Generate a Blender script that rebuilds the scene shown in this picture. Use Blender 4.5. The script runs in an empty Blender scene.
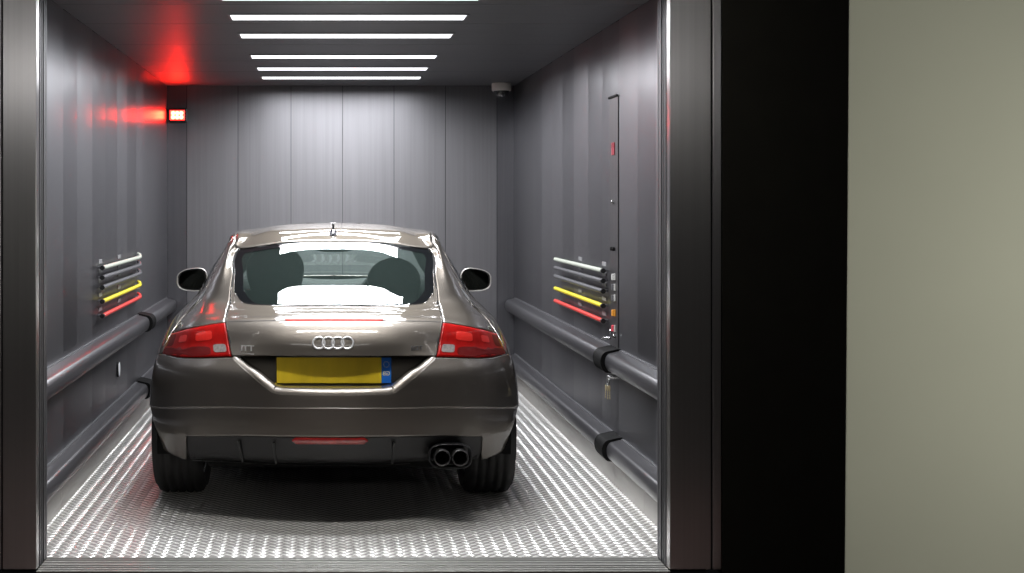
import bpy, bmesh, math, random
import numpy as np
from mathutils import Vector, Matrix
random.seed(7)
SC = bpy.context.scene
COL = SC.collection
PI = math.pi

# ------------------------------------------------------------------ helpers
def tag(o, label=None, cat=None, group=None, kind=None):
    if label: o['label'] = label
    if cat: o['category'] = cat
    if group: o['group'] = group
    if kind: o['kind'] = kind
    return o

def empty(name, loc, rz=0.0):
    o = bpy.data.objects.new(name, None)
    o.empty_display_size = 0.05
    COL.objects.link(o)
    o.location = loc
    o.rotation_euler = (0, 0, rz)
    return o

def copy_tree(o, parent=None):
    c = o.copy()
    COL.objects.link(c)
    if parent is not None:
        c.parent = parent
    for ch in list(o.children):
        copy_tree(ch, c)
    return c

class MB:
    def __init__(self):
        self.v = []; self.f = []; self.m = []; self.s = []
    def add(self, vs, fs, mi=0, smooth=False):
        b = len(self.v)
        self.v.extend([tuple(map(float, p)) for p in vs])
        for f in fs:
            self.f.append(tuple(b + i for i in f)); self.m.append(mi); self.s.append(smooth)
        return self
    def box(self, x0, x1, y0, y1, z0, z1, mi=0, rot=None, c=None):
        vs = [(x, y, z) for z in (z0, z1) for y in (y0, y1) for x in (x0, x1)]
        if rot is not None:
            c = Vector(c if c is not None else ((x0+x1)/2, (y0+y1)/2, (z0+z1)/2))
            vs = [tuple(rot @ (Vector(p) - c) + c) for p in vs]
        return self.add(vs, [(0,2,3,1),(4,5,7,6),(0,1,5,4),(2,6,7,3),(0,4,6,2),(1,3,7,5)], mi)
    def tube(self, pts, rad, n=12, mi=0, cap=True, smooth=True):
        pts = [Vector(p) for p in pts]
        if not isinstance(rad, (list, tuple)): rad = [rad]*len(pts)
        rings = []
        prev = None
        for i, p in enumerate(pts):
            d = (pts[min(i+1, len(pts)-1)] - pts[max(i-1, 0)]).normalized()
            if prev is None:
                a = Vector((0,0,1)) if abs(d.z) < .9 else Vector((1,0,0))
                u = d.cross(a).normalized()
            else:
                u = (prev - d*prev.dot(d)).normalized()
            prev = u
            w = d.cross(u)
            rings.append([p + (u*math.cos(2*PI*k/n) + w*math.sin(2*PI*k/n))*rad[i] for k in range(n)])
        vs = [q for r in rings for q in r]
        fs = []
        for i in range(len(rings)-1):
            for k in range(n):
                fs.append((i*n+k, i*n+(k+1)%n, (i+1)*n+(k+1)%n, (i+1)*n+k))
        self.add(vs, fs, mi, smooth)
        if cap:
            self.add(rings[0], [tuple(range(n-1,-1,-1))], mi)
            self.add(rings[-1], [tuple(range(n))], mi)
        return self
    def lathe(self, prof, M, n=32, mi=0, smooth=True, mis=None):
        # prof: list of (r, h); axis = local z of matrix M
        vs = []
        for r, h in prof:
            for k in range(n):
                a = 2*PI*k/n
                vs.append(tuple(M @ Vector((r*math.cos(a), r*math.sin(a), h))))
        b = len(self.v)
        self.v.extend(vs)
        for i in range(len(prof)-1):
            for k in range(n):
                self.f.append((b+i*n+k, b+i*n+(k+1)%n, b+(i+1)*n+(k+1)%n, b+(i+1)*n+k))
                self.m.append(mis[i] if mis else mi); self.s.append(smooth)
        return self
    def grid(self, pts, mi=0, smooth=True, flip=False):
        # pts[i][j]
        n, m = len(pts), len(pts[0])
        vs = [p for r in pts for p in r]
        fs = []
        for i in range(n-1):
            for j in range(m-1):
                q = (i*m+j, i*m+j+1, (i+1)*m+j+1, (i+1)*m+j)
                fs.append(q[::-1] if flip else q)
        return self.add(vs, fs, mi, smooth)
    def prism(self, poly, d, mi=0):
        # poly: list of Vectors, extruded by Vector d
        n = len(poly)
        poly = [Vector(p) for p in poly]; d = Vector(d)
        vs = poly + [p + d for p in poly]
        fs = [tuple(range(n-1,-1,-1)), tuple(range(n, 2*n))]
        fs += [(i, (i+1)%n, n+(i+1)%n, n+i) for i in range(n)]
        return self.add(vs, fs, mi)
    def build(self, name, mats, parent=None, bevel=0, seg=2, weld=False, solid=0, recalc=False, subsurf=0):
        me = bpy.data.meshes.new(name)
        me.from_pydata(self.v, [], self.f)
        if not isinstance(mats, (list, tuple)): mats = [mats]
        for m in mats: me.materials.append(m)
        me.polygons.foreach_set('material_index', self.m)
        me.polygons.foreach_set('use_smooth', self.s)
        if weld or recalc:
            bm = bmesh.new(); bm.from_mesh(me)
            if weld: bmesh.ops.remove_doubles(bm, verts=bm.verts, dist=1e-5)
            if recalc: bmesh.ops.recalc_face_normals(bm, faces=bm.faces)
            bm.to_mesh(me); bm.free()
        me.update()
        o = bpy.data.objects.new(name, me)
        COL.objects.link(o)
        if parent is not None: o.parent = parent
        if solid:
            md = o.modifiers.new('thick', 'SOLIDIFY'); md.thickness = solid; md.offset = -1
            md.use_even_offset = False
            if len(mats) > 1:
                md.material_offset = 1
        if bevel:
            md = o.modifiers.new('bevel', 'BEVEL'); md.width = bevel; md.segments = seg
            md.limit_method = 'ANGLE'; md.angle_limit = math.radians(40)
            md.harden_normals = False
        if subsurf:
            md = o.modifiers.new('sub', 'SUBSURF'); md.levels = subsurf; md.render_levels = subsurf
        return o

# ------------------------------------------------------------------ materials
def mat(name, base, rough=.5, metal=0., coat=0., spec=.5, emit=None, estr=0., noise=0., nscale=(8,8,8), bump=0., rnoise=0., coat_rough=.03, ior=None, alpha=None):
    m = bpy.data.materials.new(name); m.use_nodes = True
    nt = m.node_tree; b = nt.nodes['Principled BSDF']
    b.inputs['Base Color'].default_value = (*base, 1)
    b.inputs['Roughness'].default_value = rough
    b.inputs['Metallic'].default_value = metal
    b.inputs['Coat Weight'].default_value = coat
    b.inputs['Coat Roughness'].default_value = coat_rough
    b.inputs['Specular IOR Level'].default_value = spec
    if emit:
        b.inputs['Emission Color'].default_value = (*emit, 1)
        b.inputs['Emission Strength'].default_value = estr
    if noise or bump or rnoise:
        tc = nt.nodes.new('ShaderNodeTexCoord')
        mp = nt.nodes.new('ShaderNodeMapping'); mp.inputs['Scale'].default_value = nscale
        nz = nt.nodes.new('ShaderNodeTexNoise'); nz.inputs['Scale'].default_value = 1.0; nz.inputs['Detail'].default_value = 4
        nt.links.new(tc.outputs['Object'], mp.inputs['Vector'])
        nt.links.new(mp.outputs['Vector'], nz.inputs['Vector'])
        if noise:
            mx = nt.nodes.new('ShaderNodeMix'); mx.data_type = 'RGBA'
            mx.inputs['A'].default_value = (*[c*(1-noise) for c in base], 1)
            mx.inputs['B'].default_value = (*[min(1, c*(1+noise)) for c in base], 1)
            nt.links.new(nz.outputs['Fac'], mx.inputs['Factor'])
            nt.links.new(mx.outputs['Result'], b.inputs['Base Color'])
        if rnoise:
            mr = nt.nodes.new('ShaderNodeMapRange')
            mr.inputs['To Min'].default_value = rough - rnoise; mr.inputs['To Max'].default_value = rough + rnoise
            nt.links.new(nz.outputs['Fac'], mr.inputs['Value'])
            nt.links.new(mr.outputs['Result'], b.inputs['Roughness'])
        if bump:
            bp = nt.nodes.new('ShaderNodeBump'); bp.inputs['Strength'].default_value = bump
            bp.inputs['Distance'].default_value = .01
            nt.links.new(nz.outputs['Fac'], bp.inputs['Height'])
            nt.links.new(bp.outputs['Normal'], b.inputs['Normal'])
    return m

def glass_mat(name, tint, dust=0., dustcol=(.5,.6,.57)):
    m = bpy.data.materials.new(name); m.use_nodes = True
    nt = m.node_tree; nt.nodes.clear()
    out = nt.nodes.new('ShaderNodeOutputMaterial')
    tr = nt.nodes.new('ShaderNodeBsdfTransparent'); tr.inputs['Color'].default_value = (*tint, 1)
    gl = nt.nodes.new('ShaderNodeBsdfGlossy'); gl.inputs['Roughness'].default_value = .012
    gl.inputs['Color'].default_value = (1,1,1,1)
    # a pane is glass with air on both sides: same reflection from inside and outside
    ge = nt.nodes.new('ShaderNodeNewGeometry')
    mr = nt.nodes.new('ShaderNodeMapRange'); mr.inputs['To Min'].default_value = 1.5; mr.inputs['To Max'].default_value = 1/1.5
    nt.links.new(ge.outputs['Backfacing'], mr.inputs['Value'])
    fr = nt.nodes.new('ShaderNodeFresnel')
    nt.links.new(mr.outputs['Result'], fr.inputs['IOR'])
    mx = nt.nodes.new('ShaderNodeMixShader')
    first = tr
    if dust:
        df = nt.nodes.new('ShaderNodeBsdfDiffuse'); df.inputs['Color'].default_value = (*dustcol, 1)
        tc = nt.nodes.new('ShaderNodeTexCoord'); nz = nt.nodes.new('ShaderNodeTexNoise'); nz.inputs['Scale'].default_value = 90; nz.inputs['Detail'].default_value = 6
        nt.links.new(tc.outputs['Object'], nz.inputs['Vector'])
        m2 = nt.nodes.new('ShaderNodeMapRange'); m2.inputs['From Min'].default_value = .3; m2.inputs['From Max'].default_value = .8
        m2.inputs['To Min'].default_value = dust*.8; m2.inputs['To Max'].default_value = dust*1.5
        nt.links.new(nz.outputs['Fac'], m2.inputs['Value'])
        md = nt.nodes.new('ShaderNodeMixShader')
        nt.links.new(m2.outputs['Result'], md.inputs['Fac'])
        nt.links.new(tr.outputs['BSDF'], md.inputs[1]); nt.links.new(df.outputs['BSDF'], md.inputs[2])
        first = md
    nt.links.new(fr.outputs['Fac'], mx.inputs['Fac'])
    nt.links.new(first.outputs[0], mx.inputs[1])
    nt.links.new(gl.outputs['BSDF'], mx.inputs[2])
    nt.links.new(mx.outputs['Shader'], out.inputs['Surface'])
    return m

M = {}
M['steel'] = mat('brushed_dark_steel', (.152,.152,.164), .31, .9, noise=.10, nscale=(60,60,.8), bump=.012, rnoise=.03)
M['steel_pale'] = mat('brushed_pale_steel', (.20,.20,.213), .35, .9, noise=.10, nscale=(60,60,.8), bump=.012, rnoise=.03)
M['steel_back'] = mat('brushed_back_steel', (.205,.203,.213), .40, .8, noise=.14, nscale=(60,60,.8), bump=.015, rnoise=.03)
M['corner'] = mat('polished_corner_steel', (.17,.17,.183), .30, .85, noise=.12, nscale=(60,60,.8), bump=.012)
M['panel_plate'] = mat('dark_panel_plate', (.125,.122,.125), .38, .8, noise=.15, nscale=(60,60,.8))
M['jamb'] = mat('brushed_jamb_steel', (.58,.57,.57), .31, .95, noise=.1, nscale=(90,90,.6), rnoise=.05)
M['rib'] = mat('dark_rib_steel', (.10,.10,.105), .45, .7)
def brushed(m, an):
    nt = m.node_tree; b_ = nt.nodes['Principled BSDF']
    tg = nt.nodes.new('ShaderNodeTangent'); tg.direction_type = 'RADIAL'; tg.axis = 'Z'
    nt.links.new(tg.outputs['Tangent'], b_.inputs['Tangent'])
    b_.inputs['Anisotropic'].default_value = an
brushed(M['jamb'], .9)
M['groove'] = mat('shadow_gap', (.012,.012,.013), .6)
M['gasket'] = mat('matt_window_gasket', (.006,.006,.006), .9, spec=.05)
M['ceiling'] = mat('dark_lacquered_ceiling', (.085,.086,.094), .43, 0, spec=1.0, noise=.12, nscale=(3,40,3), rnoise=.05)
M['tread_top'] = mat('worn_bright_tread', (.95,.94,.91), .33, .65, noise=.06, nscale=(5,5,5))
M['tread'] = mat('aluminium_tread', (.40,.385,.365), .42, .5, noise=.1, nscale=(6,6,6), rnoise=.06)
M['sill'] = mat('aluminium_sill', (.36,.36,.34), .42, .6, noise=.12, nscale=(1.5,60,6))
M['skirting'] = mat('grey_skirting', (.30,.29,.27), .45, .5, noise=.15, nscale=(4,4,20))
M['rubber'] = mat('bumper_vinyl', (.042,.0415,.045), .29, 0, spec=.6)
M['signal_lens'] = mat('lit_red_lens', (.5,.01,.01), .3, emit=(1,.02,.015), estr=14)
M['black_rubber'] = mat('black_rubber', (.004,.004,.004), .7, spec=.15)
M['black'] = mat('black_plastic', (.012,.012,.013), .35, noise=.2, nscale=(30,30,30))
M['landing'] = mat('dark_landing_paint', (.010,.0095,.007), .85, spec=.1, noise=.25, nscale=(9,9,9))
M['plaster'] = mat('sage_plaster', (.42,.43,.355), .9, spec=.15, noise=.05, nscale=(3,3,3), bump=.03)
M['hallfloor'] = mat('dark_red_hall_floor', (.035,.018,.014), .5, noise=.3, nscale=(14,14,14))
M['hallceil'] = mat('hall_ceiling', (.5,.5,.48), .9)
M['tube'] = mat('lit_diffuser', (.9,.9,.9), .5, emit=(.95,.96,1.0), estr=2.5)
M['tube_side'] = mat('lit_diffuser_edge', (.9,.9,.9), .5, emit=(.95,.96,1.0), estr=3.0)
M['hall_tube'] = mat('hall_lit_diffuser', (.9,.9,.9), .5, emit=(1.,.97,.94), estr=90)
M['fill_tube'] = mat('fill_lit_diffuser', (.9,.9,.9), .5, emit=(1.,.97,.95), estr=8.5)  # glow of the strip added behind the camera to brighten the jambs
M['housing'] = mat('fixture_housing', (.30,.30,.31), .4, .5)
M['white_plastic'] = mat('white_plastic', (.62,.58,.54), .45)
M['smoked'] = mat('smoked_dome', (.01,.01,.012), .08, coat=1)
M['lens'] = mat('lens_glass', (.3,.3,.33), .1, .8)
M['red_led'] = mat('red_led', (.8,.05,.03), .4, emit=(1,.012,.006), estr=75)
M['red_core'] = mat('red_led_core', (.9,.4,.4), .4, emit=(1,.014,.005), estr=210)
M['bar_white'] = mat('pale_bar', (.50,.54,.46), .35, noise=.08)
M['bar_grey'] = mat('grey_bar', (.15,.15,.16), .3, .4, noise=.08)
M['bar_yellow'] = mat('yellow_bar', (.72,.62,.025), .35, noise=.06)
M['bar_red'] = mat('red_bar', (.62,.045,.035), .35, noise=.06)
M['orange'] = mat('orange_button', (.7,.30,.04), .35)
M['pink'] = mat('red_button', (.75,.07,.10), .35)
M['button_white'] = mat('white_button', (.55,.55,.52), .35)
M['chrome'] = mat('chrome', (.75,.75,.76), .12, 1.0)
M['steel_bits'] = mat('bright_steel', (.5,.5,.5), .25, .9)
M['brass'] = mat('brass_key', (.62,.52,.30), .35, .7, noise=.1)
M['paint'] = mat('taupe_metallic_paint', (.19,.173,.152), .48, 1.0, coat=1.0, coat_rough=.025, noise=.05, nscale=(900,900,900))
M['trim_in'] = mat('dark_inner_trim', (.012,.012,.013), .7, noise=.2, nscale=(40,40,40))
M['glass'] = glass_mat('tinted_glass', (.88,1.0,.95), .024, (.42,.62,.56))
M['clear_glass'] = glass_mat('windscreen_glass', (.92,1.0,.97), .015)
M['frit'] = mat('black_frit', (.006,.007,.008), .08, coat=1)
M['light_red'] = mat('red_lens', (.30,.006,.005), .30, 0, coat=.12, spec=.12, noise=.35, nscale=(40,40,14))
M['light_dark'] = mat('smoked_red_lens', (.10,.005,.005), .35, 0, coat=.08, spec=.08)
M['light_bright'] = mat('bright_red_reflector', (.62,.02,.014), .3, 0, coat=.3, noise=.15, nscale=(120,120,120))
M['light_white'] = mat('reversing_lens', (.22,.20,.19), .3, .1, coat=.15, noise=.6, nscale=(90,90,90))
M['brake'] = mat('brake_strip', (.70,.085,.07), .5, spec=.3)
M['fog'] = mat('fog_lens', (.32,.01,.01), .2, coat=1, noise=.5, nscale=(45,45,45))
M['plate_y'] = mat('yellow_plate', (.66,.48,.018), .35, noise=.25, nscale=(14,14,3))
M['plate_b'] = mat('blue_band', (.006,.14,.60), .35)
M['plate_mark'] = mat('pale_mark', (.75,.72,.40), .4)
M['plate_k'] = mat('plate_surround', (.008,.008,.008), .3)
M['badge'] = mat('badge_chrome', (.78,.78,.79), .32, .6)
M['diffuser'] = mat('diffuser_plastic', (.006,.006,.0065), .5, noise=.15, nscale=(50,50,50))
M['tyre'] = mat('tyre_rubber', (.010,.010,.010), .65, noise=.2, nscale=(60,60,60))
M['rim'] = mat('alloy_rim', (.32,.32,.33), .25, .95)
M['exhaust'] = mat('dark_exhaust_steel', (.10,.10,.10), .35, .9)
M['seat'] = mat('charcoal_seat', (.035,.034,.036), .65, noise=.2, nscale=(60,60,60), bump=.05)
M['mirror_rim'] = mat('silver_mirror_rim', (.50,.48,.45), .4, .6)
M['mirror'] = mat('mirror_glass', (.22,.26,.26), .05, 1.0)
M['amber'] = mat('painted_bar_reflection', (.65,.36,.02), .25, coat=1)  # colour of the yellow bars' reflection drawn on the tail light
M['label'] = mat('engraved_label', (.36,.36,.37), .4, .4)

M['paint'].node_tree.nodes['Principled BSDF'].inputs['Specular Tint'].default_value = (.28,.27,.25,1)

# ------------------------------------------------------------------ camera
F = 1330.0; H = 1.444; VX, VY = 327.0, 204.0
cam = bpy.data.cameras.new('camera'); co = bpy.data.objects.new('camera', cam); COL.objects.link(co)
cam.sensor_width = 36; cam.lens = F/1024*36
cam.shift_x = (512 - VX)/1024; cam.shift_y = -(286.5 - VY)/1024
co.location = (0, 0, H); co.rotation_euler = (PI/2, 0, 0)
cam.clip_start = .05
SC.camera = co

# ------------------------------------------------------------------ lift cabin
XL, XR, YF, YB, ZC = -1.28, 1.50, 5.44, 10.64, 2.39
OL, OR, YO = -1.144, 1.35, 5.25      # door opening left/right edges, landing face

def panel_wall(name, axis, pos, sgn, cuts, z0, z1, mats, kinds, gap=.004, bow=.0022, depth=.05):
    """A wall of upright sheet panels with narrow open joints. axis 'x': wall in the plane x=pos, runs along y."""
    mb = MB()
    def P(a, off, z):
        return (pos + sgn*off, a, z) if axis == 'x' else (a, pos + sgn*off, z)
    n = 16
    for i in range(len(cuts)-1):
        a0, a1 = cuts[i] + gap/2, cuts[i+1] - gap/2
        tilt = (.0045 + random.uniform(-1, 1)*.0018)if axis == 'x' else random.uniform(-1, 1)*.0012
        b = bow*random.uniform(.5, 1.1)*((a1-a0)/.41 if a1-a0 < .6 else .5)**2
        rows = []
        for z in (z0, z1):
            r = []
            for k in range(n+1):
                q = k/n
                off = b*(4*q*(1-q)) - b + tilt*(q-.5)
                r.append(P(a0 + (a1-a0)*q, off, z))
            rows.append(r)
        mb.grid(rows, kinds[i], True, flip=((axis == 'x') == (sgn > 0)))
    # backing sheet behind the joints
    c0, c1 = cuts[0], cuts[-1]
    if axis == 'x':
        x0, x1 = sorted((pos - sgn*.012, pos - sgn*.10))
        mb.box(x0, x1, c0, c1, z0, z1, len(mats)-1)
    else:
        y0, y1 = sorted((pos - sgn*.012, pos - sgn*.10))
        mb.box(c0, c1, y0, y1, z0, z1, len(mats)-1)
    o = mb.build(name, mats)
    return tag(o, kind='structure')

lc = [5.44, 6.05, 6.45, 6.81, 7.26, 7.69, 8.11, 8.52, 8.92, 9.29, 10.64]
panel_wall('wall_left', 'x', XL, 1, lc, 0, ZC, [M['steel'], M['corner'], M['steel_pale'], M['groove']], [0,2,0,2,0,0,2,0,2] + [1], gap=.006)
rc = [5.44, 6.06, 6.42, 6.83, 7.25, 7.64, 8.08, 8.47, 8.87, 9.29, 9.68, 10.64]
panel_wall('wall_right', 'x', XR, -1, rc, 0, ZC, [M['steel'], M['steel_pale'], M['groove']], [1,0,1,0,0,1,0,1,1,0,0], gap=.006)
bc = [XL, -1.122, -.712, -.288, .125, .536, .948, 1.36, XR]
panel_wall('wall_back', 'y', YB, -1, bc, 0, ZC, [M['steel_back'], M['corner'], M['groove']], [1]+[0]*6+[1], bow=.0006)

# ceiling of lacquered strips
mb = MB()
cy = [5.44, 5.80, 6.30, 6.98, 7.90, 8.80, 9.50, 10.64]
for i in range(len(cy)-1):
    mb.box(XL, XR, cy[i]+.003, cy[i+1]-.003, ZC, ZC+.03, 0)
mb.box(XL, XR, YF, YB, ZC+.03, ZC+.06, 1)
tag(mb.build('ceiling', [M['ceiling'], M['groove']], bevel=.002), kind='structure')

# floor: sheet with raised lozenges in two crossing directions
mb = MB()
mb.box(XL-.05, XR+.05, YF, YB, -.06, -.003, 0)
px_, py_ = .0588, .0476
def lozenge(cx, cy_, ang, L=.025, W=.0062, h=.0033):
    c, s = math.cos(ang), math.sin(ang)
    def R(a, b, z): return (cx + a*c - b*s, cy_ + a*s + b*c, z)
    z0 = -.003
    vs = [R(-L,0,z0), R(-L*.45,-W,z0), R(L*.45,-W,z0), R(L,0,z0), R(L*.45,W,z0), R(-L*.45,W,z0),
          R(-L*.62,0,z0+h*.8), R(-L*.3,-W*.35,z0+h), R(L*.3,-W*.35,z0+h), R(L*.62,0,z0+h*.8), R(L*.3,W*.35,z0+h), R(-L*.3,W*.35,z0+h)]
    fs = [(i, (i+1)%6, 6+(i+1)%6, 6+i) for i in range(6)] + [(6,7,8,9,10,11)]
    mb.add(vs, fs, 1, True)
ny = int((YB-YF)/py_); nx = int((XR-XL)/px_)
for j in range(ny):
    for i in range(nx+1):
        x = XL + .02 + px_*i; y = YF + .02 + py_*j
        lozenge(x, y, math.radians(38))
        if x + px_/2 < XR and y + py_/2 < YB:
            lozenge(x + px_/2, y + py_/2, math.radians(-38))
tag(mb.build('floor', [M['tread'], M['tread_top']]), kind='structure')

# skirting below the lower rails, with joints
def skirting(name, x, sgn, cuts):
    mb = MB()
    for a, b in zip(cuts[:-1], cuts[1:]):
        x0, x1 = sorted((x, x + sgn*.022))
        mb.box(x0, x1, a+.0015, b-.0015, -.003, .15)
    tag(mb.build(name, M['skirting'], bevel=.002), kind='structure')
skirting('baseboard_left', XL, 1, [5.44, 6.3, 7.26, 8.11, 9.29, 10.64])
skirting('baseboard_right', XR, -1, [5.44, 6.2, 6.83, 8.08, 9.29, 10.64])

# threshold with long grooves
mb = MB()
mb.box(OL, OR, YO-.02, YF, -.08, -.006, 1)
g = YO - .02
widths = [.016, .012, .020, .012, .014, .015, .030, .012, .026, .015, .014, .010, .014]
hi = True
for w in widths:
    if hi: mb.box(OL, OR, g, g+w, -.006, .0, 0)
    g += w; hi = not hi
tag(mb.build('trim_3', [M['sill'], M['groove']], bevel=.0015), kind='structure')

# portal jambs: landing face, stepped return
def jamb(name, xe, sgn, face_w, seam, strip):
    # xe: opening edge, material lies on the side sgn*(+)
    mb = MB()
    def bx(a, b, y0, y1, mi, z0=0, z1=2.30):
        x0, x1 = sorted((xe + sgn*a, xe + sgn*b)); mb.box(x0, x1, y0, y1, z0, z1, mi)
    bx(0.003, face_w, YO, YO+.05, 0)
    bx(face_w+.007, face_w+.007+strip, YO, YO+.05, 0)
    bx(.008, face_w+strip, YO+.012, YO+.19, 1)
    # return ribs
    for a_, b_, m_ in ((.056,.072,2),(.078,.084,2),(.092,.104,2),(.110,.122,1),(.128,.160,2),(.166,.190,2)):
        bx(0 if m_ == 2 else .004, .02, YO+a_, YO+b_, m_)
    tag(mb.build(name, [M['jamb'], M['groove'], M['rib']], bevel=.003), kind='structure')
jamb('trim_1', OL, -1, .137, .007, .20)
jamb('trim_2', OR, 1, .166, .007, .034)
mb = MB(); mb.box(OL-.15, OR+.21, YO, YO+.19, 2.30, 2.75)
tag(mb.build('trim_4', M['jamb'], bevel=.003), kind='structure')

# landing front walls (dark paint), hall shell and the pale wall beside the camera
mb = MB()
mb.box(OR+.21, 3.6, YO, YO+.20, -.02, 2.9, 0)
tag(mb.build('wall_front', M['landing']), kind='structure')
mb = MB()
mb.box(-3.2, OL-.345, YO, YO+.20, -.02, 2.9, 0)
tag(mb.build('wall_landing', M['landing']), kind='structure')
mb = MB()
mb.box(-3.2, 3.6, YO, YO+.20, 2.75, 2.95, 0)
tag(mb.build('trim_5', M['landing']), kind='structure')
mb = MB()
yp = 3.5; xt = (848.6-VX)*yp/F; xb = (844.2-VX)*yp/F
# slightly out of plumb edge, as seen
zt = H + VY*yp/F; zb = H - (573-VY)*yp/F
k = (xt-xb)/(zt-zb)
def xe(z): return xb + (z-zb)*k
vs = []
for y in (yp, yp+.16):
    for z in (-.02, 2.9):
        vs += [(xe(z) + (.12 if y > yp else 0), y, z), (3.6, y, z)]
mb.add(vs, [(0,1,3,2),(4,6,7,5),(0,2,6,4),(1,5,7,3),(2,3,7,6),(0,4,5,1)])
mb.m = [0,1,1,1,1,1]  # unseen back and edges made dark so they bounce no light onto the jamb
tag(mb.build('wall_side', [M['plaster'], M['landing']], bevel=.006, seg=3), kind='structure')
mb = MB(); mb.box(-3.2, 3.6, -1.5, YO-.02, -.08, -.02)
tag(mb.build('floor_hall', M['hallfloor']), kind='structure')
mb = MB(); mb.box(-3.2, 3.6, -1.5, YO+.2, 2.9, 3.0)
tag(mb.build('ceiling_hall', M['hallceil']), kind='structure')

# ------------------------------------------------------------------ ceiling lights
XC = .107
LW, LD = 1.18, .18
def make_light():
    r = empty('ceiling_light', (0,0,0))
    mb = MB()
    for x0, x1, y0, y1 in ((-LW/2-.012, LW/2+.012, -LD/2-.012, -LD/2), (-LW/2-.012, LW/2+.012, LD/2, LD/2+.012),
                           (-LW/2-.012, -LW/2, -LD/2, LD/2), (LW/2, LW/2+.012, -LD/2, LD/2)):
        mb.box(x0, x1, y0, y1, -.005, 0)
    mb.build('frame', M['housing'], r, bevel=.0015)
    mb = MB(); mb.box(-LW/2, LW/2, -LD/2, LD/2, -.004, 0)
    mb.build('diffuser', M['tube'], r)
    return r
def add_lamp(x, y, z, w, d, power, spread, name):
    l = bpy.data.lights.new(name, 'AREA'); l.shape = 'RECTANGLE'; l.size = w; l.size_y = d
    l.energy = power; l.spread = math.radians(spread); l.color = (.95, .96, 1.0)
    o = bpy.data.objects.new(name, l); COL.objects.link(o); o.location = (x, y, z)
    return o
LY = [6.06, 6.72, 7.46, 8.52, 9.28, 9.94]
LN = ['lit strip light in the lift ceiling, cut off by the top of the photo',
      'longest lit strip light fully in view on the lift ceiling, nearest the doorway',
      'second full lit strip light back from the doorway on the dark ceiling',
      'middle one of the five fully visible strip lights, third from the doorway',
      'lit ceiling strip light just in front of the rearmost one',
      'shortest looking lit strip light, rearmost on the ceiling by the back wall']
proto = make_light()
for i, y in enumerate(LY):
    o = proto if i == 0 else copy_tree(proto)
    o.location = (XC, y, ZC)
    add_lamp(XC, y, ZC-.006, LW, LD, 32, 173.5, 'strip_lamp')
    tag(o, LN[i], 'ceiling light', 'strip lights across the lift ceiling')

# ------------------------------------------------------------------ dome camera
def pt(px, py, Y): return Vector(((px-VX)*Y/F, Y, H-(py-VY)*Y/F))
cpos = pt(501.5, 82, 10.40)
cm = empty('security_camera', (cpos.x, cpos.y, ZC)); tag(cm, 'small white security camera with dark dome under the ceiling, back right corner', 'camera')
T0 = Matrix.Identity(4)
top = 0.0; hcol = 0.062
mb = MB(); mb.lathe([(0,-.0),(.074,-.0),(.076,-.006),(.076,-.056),(.072,-.062),(0,-.062)], T0, 32)
mb.build('mounting_base', M['white_plastic'], cm, recalc=True)
mb = MB(); mb.lathe([(.060,-.061),(.058,-.075),(.048,-.095),(.030,-.110),(.012,-.116),(0,-.117)], T0, 28)
mb.build('dome', M['smoked'], cm, recalc=True)
mb = MB(); Mx = Matrix.Translation((0,-.05,-.098)) @ Matrix.Rotation(PI/2+.5, 4, 'X')
mb.lathe([(0,.012),(.009,.012),(.012,.008),(.013,-.01)], Mx, 16)
mb.build('lens', M['lens'], cm, recalc=True)

# ------------------------------------------------------------------ red signal lamp
sp = pt(177, 115, 10.57)
sg = empty('signal_light', (sp.x, YB+.002, sp.z)); tag(sg, 'glowing red signal light high on the back wall, left corner', 'signal light')
mb = MB(); mb.box(-.075, .075, -.05, .0, -.055, .055)
mb.build('housing', M['black'], sg, bevel=.006)
mb = MB(); mb.box(-.058, .058, -.060, -.05, -.038, .038)
mb.build('lens', M['signal_lens'], sg, bevel=.004)
first = None
for a in (-.032, 0, .032):
    for b in (-.016, .016):
        mb = MB(); mb.lathe([(0,.008),(.010,.007),(.015,.003),(.0162,-.002)], Matrix.Translation((a,-.061,b)) @ Matrix.Rotation(PI/2,4,'X'), 14)
        mb.build('led', M['red_core'], sg, recalc=True)

# ------------------------------------------------------------------ rubbing rails on both walls
def rail_profile(h, d, n=8):
    pts = [(0, h*.50), (d*.25, h*.475), (d*.52, h*.42)]
    for k in range(n+1):
        a = math.radians(75) - math.radians(75)*k/n
        pts.append((d*.62 + d*.38*math.cos(a), h*.0 + h*.40*math.sin(a)))
    for k in range(1, n+1):
        a = -math.radians(80)*k/n
        pts.append((d*.62 + d*.38*math.cos(a), h*.46*math.sin(a)))
    pts += [(0, -h*.5)]
    return pts
def rail_mesh(h, d, L, sgn, r=.0):
    mb = MB()
    prof = rail_profile(h, d)
    ys = [0, .004, .02, L-.02, L-.004, L]
    sc = [.84, .96, 1, 1, .96, .84]
    rows = [[(sgn*p[0]*s, y, p[1]*s) for p in prof] for y, s in zip(ys, sc)]
    mb.grid(rows, 0, True)
    mb.add(rows[0], [tuple(range(len(prof)))]); mb.add(rows[-1], [tuple(range(len(prof)-1,-1,-1))])
    return mb
def rail(label, x, sgn, y0, y1, z, group, h=.112, d=.085):
    r = empty('guard_rail', (x, y0, z)); tag(r, label, 'guard rail', group)
    rail_mesh(h, d, y1-y0, sgn).build('cover', M['rubber'], r, recalc=True)
    mb = MB(); x0, x1 = sorted((0, sgn*.012)); mb.box(x0, x1, .02, y1-y0-.02, -h/2-.012, h/2+.004)
    mb.build('mounting_strip', M['bar_grey'], r)
    return r
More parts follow.
